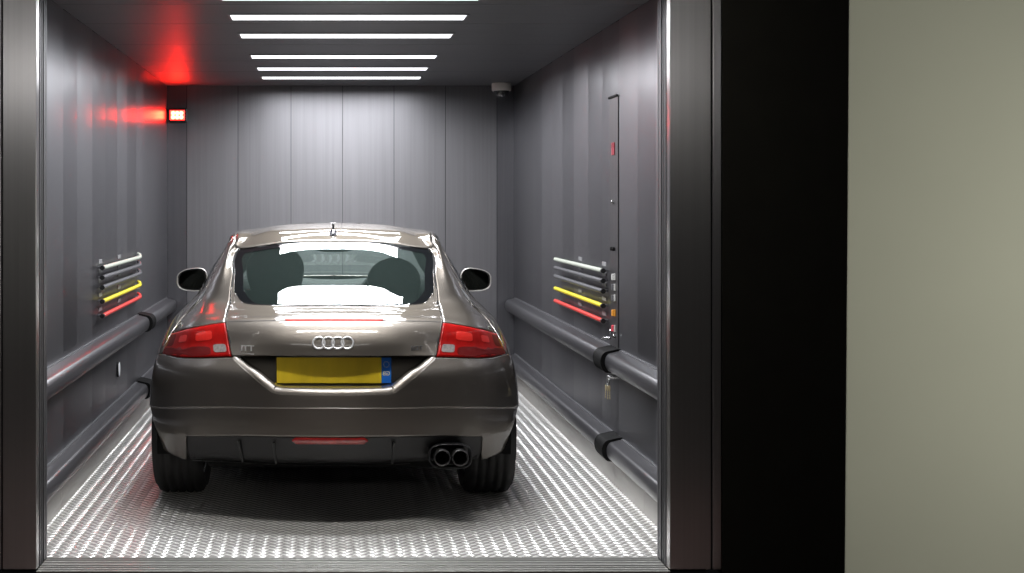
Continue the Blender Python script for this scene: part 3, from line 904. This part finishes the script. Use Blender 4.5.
# ---- roof, quarter panels, lights, bumper
patch('roof_panel', M['paint'], 0.0, 2.93, lin(-11, 11, 176), ns=24)
for sg in (-1, 1):
    side = 'quarter_panel'
    # pillar and shoulder, then the flank down to the arch
    def low(t):
        if t < 4.03: return 8.96
        # wheel arch or light edge
        lo = 18.9 if t > 5.9 else 12.0
        s = 9.0
        if t < 4.06: return 9.0
        while s < lo:
            p = S(s, t)
            if math.hypot(p.y, p.z-.335) < .358 and abs(p.x) > .7: break
            s += .05
        return s
    def high(t):
        return 2.98 if t < 4.1 else (2.98 if t > 8 else 2.98)
    # pillar top part (rows 3-6) up to t = 4.7, shoulder rows 6-9 to 6.4
    tvp = [sg*x for x in lin(2+GT, 4.02, 30)]
    patch('quarter_panel', M['paint'], 2.98, 8.96, tvp, ns=40)
    tvq = [sg*x for x in lin(4.03, 6.40, 70)]
    q = patch('rear_wing', M['paint'], lambda t: (2.98 + min(1, max(0, (abs(t)-4.0)/.42))*2.90), lambda t: low(abs(t)), tvq, ns=44)
    # side windows
    def sw(ta, tb, sa, sb, n=14, r=.16):
        pts = []
        for k in range(n): pts.append((sb, ta + (tb-ta)*k/n))
        for k in range(n): pts.append((sb + (sa-sb)*k/n, tb))
        for k in range(n): pts.append((sa, tb + (ta-tb)*k/n))
        for k in range(n): pts.append((sa + (sb-sa)*k/n, ta))
        return [(s, sg*t) for s, t in pts]
    # small rear side window: slanted towards the pillar
    out = []
    for k in range(15): out.append((5.72, sg*(4.46 + 1.70*k/14)))
    for k in range(1, 12): out.append((5.72 - 2.55*k/11, sg*6.16))
    for k in range(1, 15): out.append((3.17, sg*(6.16 - 2.02*k/14)))
    for k in range(1, 12): out.append((3.17 + 2.55*k/12, sg*(4.14 + .32*k/12)))
    sw1 = disc('side_window', M['clear_glass'], out, off=-.004, rings=12)
    inn = [((s-4.45)*.90+4.45, (abs(t)-5.2)*.955*sg+5.2*sg) for s, t in out]
    ring_patch('window_trim', M['black'], out, inn, off=.001, parent=sw1)
    out = sw(6.28, 8.62, 3.2, 5.72)
    sw2 = disc('side_window', M['clear_glass'], out, off=-.004, rings=12)
    inn = [((s-4.45)*.92+4.45, (abs(t)-7.45)*.965*sg+7.45*sg) for s, t in out]
    ring_patch('window_trim', M['black'], out, inn, off=.001, parent=sw2)
    # roof rail and pillar frame round the side glass
    patch('roof_rail', M['paint'], 2.96, 3.20, [sg*x for x in lin(4.1, 9.3, 50)], ns=4)
    patch('door_pillar', M['black'], 3.2, 5.75, [sg*x for x in lin(6.15, 6.30, 4)], ns=16)
    patch('windscreen_pillar', M['paint'], 3.18, 5.9, [sg*x for x in lin(8.6, 9.35, 10)], ns=16)
    # door, front wing
    dr = patch('door', M['paint'], 5.74, 18.9, [sg*x for x in lin(6.42, 8.75, 40)], ns=36)
    hb = MB(); hp = S(8.6, sg*6.8); hq = S(8.6, sg*7.12)
    hb.tube([hp + Vector((0,0,0)), hp + Vector((sg*.028,.03,.0)), hq + Vector((sg*.028,-.03,0)), hq], [.011,.012,.012,.011], 10)
    hb.build('door_handle', M['paint'], dr)
    def lowf(t):
        s = 9.0
        while s < 18.9:
            p = S(s, t)
            if math.hypot(p.y-2.468, p.z-.335) < .358 and abs(p.x) > .66: break
            s += .05
        return s
    patch('front_wing', M['paint'], lambda t: 6.1 if abs(t) > 8.9 else 5.9, lambda t: lowf(abs(t)), [sg*x for x in lin(8.77, 9.75, 60)], ns=30)
    # tail light: lens with inner elements
    def lens_out(n=12):
        a0, a1, b0, b1 = 9.06, 11.93, 2.02, 4.03
        pts = []
        for k in range(n): pts.append((a1, b0 + (b1-b0)*k/n))
        for k in range(n): pts.append((a1 + (a0-a1)*k/n, b1))
        for k in range(n): pts.append((a0, b1 + (b0-b1)*k/n))
        for k in range(n): pts.append((a0 + (a1-a0)*k/n, b0))
        return pts
    tl = patch('tail_light', M['light_red'], 9.06, 11.93, [sg*x for x in lin(2.02, 4.02, 40)], ns=16, solid=.008)
    def cell(name, m, s0, s1, t0, t1, off, rnd=.35):
        o_ = []
        for k in range(36):
            a = 2*PI*k/36
            c, s_ = math.cos(a), math.sin(a)
            e = 2/5.
            x = math.copysign(abs(c)**e, c); y = math.copysign(abs(s_)**e, s_)
            o_.append(((s0+s1)/2 + (s1-s0)/2*y, sg*((t0+t1)/2 + (t1-t0)/2*x)))
        return disc(name, m, o_, off=off, rings=5, parent=tl)
    cell('lower_band', M['light_dark'], 11.10, 11.88, 2.42, 3.98, .0012)
    cell('outer_shade', M['light_dark'], 9.30, 10.9, 3.52, 4.0, .0010)
    cell('reflector', M['light_bright'], 9.75, 10.62, 2.36, 2.76, .0016)
    cell('reflector', M['light_bright'], 9.70, 10.52, 3.02, 3.30, .0016)
    cell('reversing_lamp', M['light_white'], 11.02, 11.62, 2.09, 2.36, .0018)
    mb = MB(); rows = []
    for s in lin(9.7, 11.0, 8):
        rows.append([S(s, sg*t) + SN(s, sg*t)*.002 for t in (3.90, 3.945)])
    mb.grid(rows); mb.build('painted_reflection', M['amber'], tl)  # thin strip painting in the yellow push bars' reflection

# ---- bumper with the opening for the number plate
def px_of(u): return u
RE = [(0.0,.602),(.235,.603),(.272,.609),(.318,.640),(.36,.675),(.40,.704),(.448,.742),(.458,.751)]
def recess_z(u):
    u = abs(u)
    if u >= RE[-1][0]: return None
    for (a, za), (b, zb) in zip(RE[:-1], RE[1:]):
        if u <= b:
            q = (u-a)/(b-a); return za + (zb-za)*q
    return RE[-1][1]
def bump_top(t):
    a = abs(t)
    u = S(13, a).x
    z = recess_z(u)
    if z is None: return 12.04
    lo, hi = 12.04, 15.0
    for _ in range(30):
        m_ = (lo+hi)/2
        if S(m_, a).z > z: lo = m_
        else: hi = m_
    return lo
def arch_s(t, s0, lim):
    s = s0
    while s < lim:
        p = S(s, t)
        if math.hypot(p.y, p.z-.335) < .358 and abs(p.x) > .7: break
        s += .02
    return s
def bump_bot(t):
    a = abs(t)
    if a < 3.02: b = 17.0
    elif a < 3.30: b = 17.0 + 1.75*(a-3.02)/.28
    else: b = 18.75 - .35*(a-3.30)/.7
    return b
def bump_bot2(t):
    return arch_s(abs(t), 12.1, bump_bot(t))
tb = lin(-4.35, -2.05, 60) + lin(-2.04, -.9, 70) + lin(-.88, .88, 40) + lin(.9, 2.04, 70) + lin(2.05, 4.35, 60)
# split above and below the crease so that the edge stays crisp
bump = patch('rear_bumper', M['paint'], bump_top, 14.995, tb, ns=30)
lowb = patch('bumper_apron', M['paint'], 15.0, lambda t: max(15.05, bump_bot2(t)), lin(-4.35, 4.35, 200), ns=30)
# rolled lip of the opening
mb = MB(); rows = []
for t in lin(-1.985, 1.985, 160):
    s = bump_top(t); p = S(s, t); n = SN(s+.05, t)
    up = (S(s-.06, t) - S(s+.06, t)).normalized()
    e1, e2 = t-.01, t+.01
    tan = (S(bump_top(e2), e2) - S(bump_top(e1), e1)).normalized()
    edge = n.cross(tan).normalized()
    if edge.z < 0: edge = -edge
    r = .028
    prof = [p + n*.0005]
    for k in range(1, 9):
        a = PI/2*k/8
        prof.append(p + edge*(r*math.sin(a)) - n*(r*(1-math.cos(a))))
    inward = Vector((0, 1, 0))
    prof.append(prof[-1] + inward*.03 )
    prof.append(prof[-1] + inward*.05 )
    rows.append(prof)
mb.grid(rows, 0, True)
lip = mb.build('plate_opening_lip', M['paint'], bump)
me = lip.data
if sum((p.normal.z - p.normal.y)*p.area for p in me.polygons) < 0: me.flip_normals()
# back panel of the opening
mb = MB()
xs = lin(-.50, .50, 40); rows = []
for x in xs:
    yy = -.655 + .25*x*x
    rows.append([(x, yy + .010, .775), (x, yy, .69), (x, yy-.012, .60), (x, yy-.03, .575)])
mb.grid(rows, 0, True)
bp_ = mb.build('plate_panel', M['paint'], bump, solid=.006)
if sum(-p.normal.y for p in bp_.data.polygons) < 0: bp_.data.flip_normals()

# ---- number plate
pl = MB(); py0 = -.686
pz0, pz1 = .634, .752
pl.box(-.262, .262, py0, py0+.008, pz0-.004, pz1+.002)
plate = pl.build('number_plate', M['plate_k'], car, bevel=.002)
mb = MB(); mb.box(-.259, .215, py0-.003, py0+.001, pz0, pz1-.002); mb.build('yellow_field', M['plate_y'], plate, bevel=.001)
mb = MB(); mb.box(.2155, .259, py0-.003, py0+.001, pz0, pz1-.002); bb = mb.build('blue_band', M['plate_b'], plate, bevel=.001)
mb = MB()
for k in range(12):
    a = 2*PI*k/12
    mb.box(.237+.0125*math.cos(a)-.0014, .237+.0125*math.cos(a)+.0014, py0-.0042, py0-.003, pz0+.085+.0125*math.sin(a)-.0014, pz0+.085+.0125*math.sin(a)+.0014)
mb.build('star_ring', M['plate_mark'], bb)
def text_mesh(name, txt, size, m, parent, loc, rotz=0, tiltx=PI/2, depth=.002, mirrored=False, sx=1.):
    cu = bpy.data.curves.new(name, 'FONT'); cu.body = txt; cu.size = size; cu.extrude = depth; cu.align_x = 'CENTER'; cu.offset = size*.012
    tmp = bpy.data.objects.new(name, cu); COL.objects.link(tmp)
    dg = bpy.context.evaluated_depsgraph_get()
    me = bpy.data.meshes.new_from_object(tmp.evaluated_get(dg))
    bpy.data.objects.remove(tmp)
    me.materials.clear(); me.materials.append(m)
    X = Matrix.Translation(loc) @ Matrix.Rotation(rotz, 4, 'Z') @ Matrix.Rotation(tiltx, 4, 'X') @ Matrix.Diagonal(((-sx if mirrored else sx), 1, 1, 1))
    me.transform(X)
    if mirrored: me.flip_normals()
    o = bpy.data.objects.new(name, me); COL.objects.link(o); o.parent = parent
    return o
text_mesh('country_mark', 'GB', .026, M['plate_mark'], bb, (.237, py0-.0032, pz0+.036), mirrored=True, depth=.0006)
# plate lamp strip above
mb = MB(); mb.box(-.17, .17, -.70, -.665, .752, .763); mb.build('plate_lamp_bar', M['black'], hatch, bevel=.003)

# ---- four ring badge and lettering on the hatch
s_, t_ = find(0, .822, 9, 12)
bpnt = S(s_, 0); bn = SN(s_, 0)
tl_ang = math.atan2(bn.z, -bn.y)
bd = MB(); bd2 = None
rings = []
for k in range(4):
    cx = (-1.5 + k)*.0425 - .004
    sy = S(s_, cx/.26 if abs(cx) < .26 else 1)
    Mx = Matrix.Translation((cx, sy.y-.004, bpnt.z)) @ Matrix.Rotation(PI/2 - tl_ang, 4, 'X')
    mb = MB(); n1, n2 = 36, 10
    R1, r1 = .0262, .0042
    pts = []
    for i in range(n1+1):
        a = 2*PI*i/n1; row = []
        for j in range(n2+1):
            b = 2*PI*j/n2
            row.append(tuple(Mx @ Vector(((R1+r1*math.cos(b))*math.cos(a), (R1+r1*math.cos(b))*math.sin(a), r1*math.sin(b)*.9))))
        pts.append(row)
    mb.grid(pts, 0, True)
    mb.build('badge_ring', M['badge'], hatch, weld=True, recalc=True)
s2, t2 = find(-.392, .787, 9, 12)
p2 = S(s2, t2); n2_ = SN(s2, t2)
rz = math.atan2(n2_.x, -n2_.y)
text_mesh('model_lettering', 'TTI', .036, M['badge'], hatch, (p2.x, p2.y-.005, p2.z-.006), rotz=rz, tiltx=PI/2-.05, mirrored=True, sx=1.25)
mb = MB(); mb.box(-.034,.034,-.003,.003,-.0155,-.0105, rot=Matrix.Rotation(rz,3,'Z'), c=(0,0,0))
lb = mb.build('lettering_bar', M['badge'], hatch); lb.data.transform(Matrix.Translation((p2.x, p2.y-.005, p2.z-.0065)))
s2, t2 = find(.375, .794, 9, 12)
p2 = S(s2, t2); n2_ = SN(s2, t2)
text_mesh('model_lettering', 'TDI', .027, M['bar_grey'], hatch, (p2.x, p2.y-.005, p2.z-.008), rotz=math.atan2(n2_.x, -n2_.y), tiltx=PI/2-.05, mirrored=True, sx=1.35)

# ---- diffuser, fog lamp, exhausts
def dif_top(t): return 17.03
diff = patch('diffuser', M['diffuser'], 17.03, 18.75, lin(-3.20, 3.20, 120), ns=18, off=-.006)
for t in (-1.9, -1.1, 1.1):
    mb = MB()
    a, b = S(17.25, t), S(18.6, t)
    mb.add([a+Vector((-.006,-.012,0)), a+Vector((.006,-.012,0)), b+Vector((.006,-.022,0)), b+Vector((-.006,-.022,0)), a+Vector((-.006,.03,0)), a+Vector((.006,.03,0)), b+Vector((.006,.05,0)), b+Vector((-.006,.05,0))],
           [(0,1,2,3),(4,7,6,5),(0,4,5,1),(1,5,6,2),(2,6,7,3),(3,7,4,0)])
    mb.build('fin', M['diffuser'], diff, recalc=True, bevel=.003)
seam('lower_edge', lambda t: 18.7, lin(-3.1, 1.55, 60), diff, w=.004, off=.004).data.materials[0] = M['plate_k']
strip('fog_lamp', M['fog'], 17.05, 17.30, -.74, .60, .006, diff)
for cx in (.484, .563):
    mb = MB(); Mx = Matrix.Translation((cx, -.775, .312)) @ Matrix.Rotation(-PI/2, 4, 'X')
    prof = [(.030,.22),(.030,.012),(.031,.004),(.0335,0),(.0365,.002),(.038,.010),(.038,.26)]
    mb.lathe(prof, Mx, 28); ex = mb.build('exhaust_tip', M['exhaust'], car, recalc=False)
    mb = MB(); mb.lathe([(0,.20),(.030,.20)], Mx, 20); mb.build('exhaust_bore', M['black_rubber'], ex)
# exhaust cut-out collar
mb = MB(); out = []
for k in range(40):
    a = 2*PI*k/40; c, s_ = math.cos(a), math.sin(a)
    out.append((.523 + .096*math.copysign(abs(c)**.6, c), .312 + .056*math.copysign(abs(s_)**.6, s_)))
rows = []
for k in range(4):
    f, y = [(1.0,-.70),(1.0,-.735),(.94,-.74),(.90,-.66)][k]
    rows.append([(.523+(x-.523)*f, y, .312+(z-.312)*f) for x, z in out+out[:1]])
mb.grid(rows, 0, True); mb.build('exhaust_surround', M['black'], diff, recalc=True)

# ---- front end, bonnet, windscreen (beyond what the photo shows, kept simple in detail)
patch('bonnet', M['paint'], 6.05, 8.95, lin(9.77, 11, 24) , ns=20)
patch('bonnet', M['paint'], 6.05, 8.95, [-x for x in lin(9.77, 11, 24)], ns=20)
fb = []
def lowfb(t):
    s = 9.0
    while s < 18.9:
        p = S(s, abs(t))
        if math.hypot(p.y-2.468, p.z-.335) < .358 and abs(p.x) > .66: break
        s += .05
    return max(s, 9.1)
for sg in (-1, 1):
    patch('front_bumper', M['paint'], 8.98, lambda t: lowfb(t), [sg*x for x in lin(9.76, 11, 40)], ns=30)
def wo():
    pts = []
    for k in range(20): pts.append((5.98, 9.4 + 1.6*k/20))
    for k in range(12): pts.append((5.98 - 2.9*k/12, 11))
    for k in range(20): pts.append((3.08, 11 - 1.7*k/20))
    for k in range(12): pts.append((3.08 + 2.9*k/12, 9.3 + .1*k/12))
    return pts
ws = patch('windscreen', M['clear_glass'], 3.02, 5.98, lin(9.36, 11, 24), ns=18, solid=0)
ws2 = patch('windscreen', M['clear_glass'], 3.02, 5.98, [-x for x in lin(9.36, 11, 24)], ns=18, solid=0)

# ---- door mirrors
for sg in (-1, 1):
    mb = MB()
    # housing: rounded shell, open towards the rear; taller inboard
    cx, cy, cz = sg*.872, 1.48, .976
    def outline(f, y):
        r = []
        for k in range(36):
            a = 2*PI*k/36; c, s_ = math.cos(a), math.sin(a)
            e = .62
            x = math.copysign(abs(c)**e, c)*.094
            z = math.copysign(abs(s_)**e, s_)*.075
            # x > 0 outboard: lower top edge and rounded tip
            o_ = (x/.094+1)/2
            if z > 0: z *= 1.04 - .40*o_**2.0
            else: z *= .98 - .10*o_
            r.append((cx + sg*x*f, y, cz + z*f + .004*o_))
        return r
    secs = [(.93, cy+.004), (.985, cy-.012), (1.0, cy), (.99, cy+.03), (.93, cy+.07), (.80, cy+.105), (.55, cy+.125), (.2, cy+.132)]
    secs = [(.90, cy+.010), (.93, cy-.006), (.985, cy-.008), (1.0, cy+.004), (.99, cy+.03), (.93, cy+.07), (.80, cy+.105), (.55, cy+.125), (.05, cy+.132)]
    mb.grid([outline(f, y)+outline(f, y)[:1] for f, y in secs], 0, True)
    mr = mb.build('door_mirror', M['paint'], car, weld=True, recalc=True)
    mb = MB(); mb.grid([outline(f, y)+outline(f, y)[:1] for f, y in ((.925, cy-.004), (.95, cy-.0115), (.985, cy-.0125), (1.012, cy-.006), (1.012, cy+.002))], 0, True)
    mb.build('mirror_rim', M['mirror_rim'], mr, weld=True, recalc=True)
    mb = MB(); pts = outline(.905, cy+.012)
    mb.add(pts, [tuple(range(len(pts)))])
    pts2 = outline(.905, cy+.020); mb.add(pts2, [tuple(range(len(pts2)))[::-1]])
    mg = mb.build('mirror_backing', M['black'], mr, recalc=False)
    mb = MB(); rows = []
    tilt = Matrix.Rotation(sg*-.10, 3, 'Z')
    pts = [Vector(p) for p in outline(.82, cy+.004)]
    mb.prism([tilt @ (p - Vector((cx,cy,cz))) + Vector((cx,cy,cz)) for p in pts], Vector((0,.004,0)))
    mb.build('mirror_glass', M['mirror'], mr, recalc=True)
    # foot
    mb = MB()
    b0 = S(6.25, sg*8.0); 
    mb.tube([(sg*(abs(b0.x)-.03), 1.56, .935), (sg*.79, 1.55, .925), (sg*.845, 1.535, .93), (sg*.86, 1.525, .95)], [.024,.022,.018,.016], 12)
    mb.build('mirror_foot', M['black'], mr)

# ---- aerial on the roof
sa, ta = 2.42, 0.0
ap = S(sa, 0)
mb = MB()
for f, z in ((1, -.004), (.96, .010), (.8, .022), (.45, .030)):
    pass
rows = []
for f, z in ((1.0,-.006),(.97,.008),(.82,.022),(.5,.030),(.05,.032)):
    rows.append([(ap.x-.004+.021*f*math.cos(2*PI*k/20), ap.y+.02+.045*f*math.sin(2*PI*k/20), ap.z+z) for k in range(21)])
mb.grid(rows, 0, True); ab = mb.build('aerial_base', M['chrome'], car, recalc=True)
mb = MB(); mb.tube([(ap.x-.004, ap.y+.02, ap.z+.02), (ap.x-.004, ap.y-.005, ap.z+.062)], [.0068,.0058], 10)
mb.build('aerial_mast', M['black'], ab)

# ---- wheels
def wheel(x, y, sg):
    w0 = empty('wheel', (0,0,0)); w0.parent = car
    mb = MB()
    Wd, R, r = .245, .327, .232
    Mx = Matrix.Translation((x, y, R)) @ Matrix.Rotation(PI/2, 4, 'Y')
    h = Wd/2
    prof = [(r,-h*.80),(r+.03,-h*.95),(r+.06,-h),(R-.035,-h*.97),(R-.010,-h*.86),(R-.002,-h*.70)]
    for c in (-.5,-.17,.17,.5):
        prof += [(R,h*(c)-.010),(R-.008,h*c-.006),(R-.008,h*c+.006),(R,h*c+.010)]
    prof += [(R-.002,h*.70),(R-.010,h*.86),(R-.035,h*.97),(r+.06,h),(r+.03,h*.95),(r,h*.80)]
    mb.lathe(prof, Mx, 72); mb.build('tyre', M['tyre'], w0, recalc=True)
    mb = MB()
    mb.lathe([(r+.004,-h*.80),(r-.01,-h*.70),(r-.02,-h*.2),(r-.02,h*.5),(r-.008,h*.72),(r+.004,h*.82)], Mx, 48)
    rim = mb.build('rim', M['rim'], w0, solid=.006)
    mb = MB(); o = sg*h*.45
    mb.lathe([(0,o+sg*.03),(.045,o+sg*.03),(.06,o+sg*.018),(.065,o-sg*.02)], Mx, 24)
    mb.build('hub', M['rim'], rim, recalc=True)
    for k in range(5):
        a = 2*PI*k/5
        mb = MB(); c, s_ = math.cos(a), math.sin(a)
        pts = []
        for rr, wd in ((.05,.030),(.12,.024),(.212,.034)):
            for q in (-1, 1):
                ly, lz = rr*c - q*wd*s_, rr*s_ + q*wd*c
                pts.append((x+o+sg*.02, y+ly, R+lz)); pts.append((x+o-sg*.016, y+ly, R+lz))
        fs = []
        for i in range(2):
            b = i*4
            fs += [(b, b+2, b+6, b+4), (b+1, b+5, b+7, b+3), (b, b+4, b+5, b+1), (b+2, b+3, b+7, b+6)]
        fs += [(0,1,3,2),(8,10,11,9)]
        mb.add(pts, fs); mb.build('spoke', M['rim'], rim, recalc=True, bevel=.004)
    mb = MB(); mb.lathe([(.06,-.012),(.155,-.012),(.155,.012),(.06,.012)], Mx, 32); mb.build('brake_disc', M['steel_bits'], w0, recalc=True)
for x, y in ((-.757,0),(.757,0),(-.78,2.468),(.78,2.468)):
    wheel(x, y, 1 if x > 0 else -1)

# ---- underbody and wheel housings
mb = MB()
mb.box(-.60, .60, -.45, 3.0, .20, .27); mb.box(-.80, .80, .45, 2.02, .16, .25)
mb.box(-.55, .55, -.50, -.30, .24, .42)
mb.build('underbody', M['black_rubber'], car, bevel=.03)
for x in (-1, 1):
    for y in (0, 2.468):
        mb = MB(); Mx = Matrix.Translation((x*.66, y, .335)) @ Matrix.Rotation(PI/2, 4, 'Y')
        rows = []
        for k in range(25):
            a = -.25 + (PI+.5)*k/24
            rows.append([(x*.60, y+.345*math.cos(a), .335+.345*math.sin(a)), (x*.845, y+.352*math.cos(a), .335+.352*math.sin(a))])
        mb.grid(rows, 0, True)
        mb.add([(x*.60, y+.345*math.cos(-.25+(PI+.5)*k/24), .335+.345*math.sin(-.25+(PI+.5)*k/24)) for k in range(25)], [tuple(range(25))])
        mb.build('wheel_housing', M['black_rubber'], car)

# ---- cabin: floor tub, load cover, seats, dashboard, inner mirror
mb = MB(); mb.box(-.66, .66, -.55, 2.25, .27, .33)
mb.build('cabin_floor', M['trim_in'], car)
mb = MB()
rows = [[(x, y, z) for x in lin(-.56, .56, 8)] for y, z in ((-.42,.80),(-.30,.84),(-.05,.86),(.22,.87),(.30,.80),(.32,.5))]
mb.grid(rows, 0, True); mb.build('load_cover', M['trim_in'], car, solid=.01)
for sg in (-1, 1):
    mb = MB(); rows = []
    for y in lin(-.1, 2.0, 14):
        rows.append([(sg*.66, y, .33), (sg*.67, y, .75), (sg*.64 if y > .2 else sg*.60, y, .92)])
    mb.grid(rows, 0, True); mb.build('inner_side_trim', M['trim_in'], car, solid=.006)
mb = MB()
prof = [(1.62,.78),(1.62,.90),(1.68,.945),(1.85,.955),(2.10,.945),(2.32,.93),(2.32,.5),(1.66,.5)]
rows = [[(x, y, z + (.02*math.exp(-((abs(x)-.35)/.18)**2) if z > .9 else 0)) for y, z in prof+prof[:1]] for x in lin(-.66, .66, 24)]
mb.grid(rows, 0, True); mb.build('dashboard', M['trim_in'], car, recalc=True)
def seat(x, y, head_h, lean, wide, nm='front_seat'):
    s0 = empty(nm, (0,0,0)); s0.parent = car
    def slab(name, secs, parent, m=M['seat']):
        # secs: (centre y, z, half width, half depth)
        mb = MB(); rows = []
        for cy_, z, hw, hd in secs:
            r = []
            for k in range(25):
                a = 2*PI*k/24; c, s_ = math.cos(a), math.sin(a)
                r.append((x + hw*math.copysign(abs(c)**.55, c), y + cy_ + hd*math.copysign(abs(s_)**.6, s_), z))
            rows.append(r)
        mb.grid(rows, 0, True)
        mb.add(rows[0][:-1], [tuple(range(24))[::-1]]); mb.add(rows[-1][:-1], [tuple(range(24))])
        return mb.build(name, m, parent, recalc=True)
    slab('cushion', [(.30,.34,.22,.26),(.30,.44,.25,.29),(.30,.50,.25,.29),(.30,.53,.22,.26)], s0)
    secs = []
    for q in lin(0, 1, 10):
        z = .48 + (head_h-.26-.48)*q
        hw = wide*(1 - .10*q - .32*max(0, q-.80)/.2*.6)
        secs.append((.02 - lean*q, z, hw, .075 - .025*q))
    slab('backrest', secs, s0)
    z0 = head_h - .27
    hs = []
    for q in lin(0, 1, 12):
        e = math.sqrt(max(0, 1-(2*q-1)**2 if q > .5 else 1-.35*(1-2*q)**2))
        hs.append((.02-lean*1.02-.01*q, z0 + .27*q, wide*.70*max(.15, e), .055*max(.35, e)))
    slab('headrest', hs, s0)
    mb = MB()
    for d in (-.06, .06): mb.tube([(x+d, y+.02-lean, z0-.08), (x+d, y+.02-lean, z0+.05)], .007, 8)
    mb.build('headrest_post', M['chrome'], s0)
seat(.335, 1.03, 1.145, .30, .215)
seat(-.335, 1.08, 1.215, .22, .235)
mb = MB(); mb.lathe([(.165,-.014),(.182,-.008),(.186,0),(.182,.008),(.165,.014),(.155,0),(.165,-.014)], Matrix.Translation((.335,1.62,.86)) @ Matrix.Rotation(PI/2-.45,4,'X'), 36)
st_ = mb.build('steering_wheel', M['trim_in'], car, recalc=True)
mb = MB(); mb.box(.18,.49,1.61,1.635,.84,.875, rot=Matrix.Rotation(-.45,3,'X')); mb.build('steering_spoke', M['trim_in'], st_, bevel=.006)
mb = MB(); rows = []
for f, y in ((.5,1.44),(.92,1.445),(1,1.46),(.9,1.485),(.4,1.495)):
    r = []
    for k in range(29):
        a = 2*PI*k/28; c, s_ = math.cos(a), math.sin(a)
        r.append((-.0+.120*f*math.copysign(abs(c)**.6, c), y, 1.185+.036*f*math.copysign(abs(s_)**.7, s_)))
    rows.append(r)
mb.grid(rows, 0, True); mb.add(rows[0][:-1], [tuple(range(28))])
im = mb.build('inner_mirror', M['trim_in'], car, recalc=True)
mb = MB(); mb.tube([(0,1.48,1.19),(0,1.56,1.235),(0,1.60,1.262)], [.012,.012,.016], 10); mb.build('mirror_stem', M['trim_in'], im)


# ------------------------------------------------------------------ world, view
w = bpy.data.worlds.new('world'); SC.world = w; w.use_nodes = True
w.node_tree.nodes['Background'].inputs['Color'].default_value = (.02,.02,.022,1)
w.node_tree.nodes['Background'].inputs['Strength'].default_value = .12
vs_ = SC.view_settings
vs_.view_transform = 'Standard'; vs_.look = 'None'; vs_.gamma = 1.0; vs_.use_curve_mapping = False
vs_.exposure = 0.0
SC.cycles.use_denoising = True
SC.cycles.max_bounces = 10
SC.cycles.transparent_max_bounces = 24
SC.cycles.sample_clamp_indirect = 12
SC.cycles.caustics_reflective = True
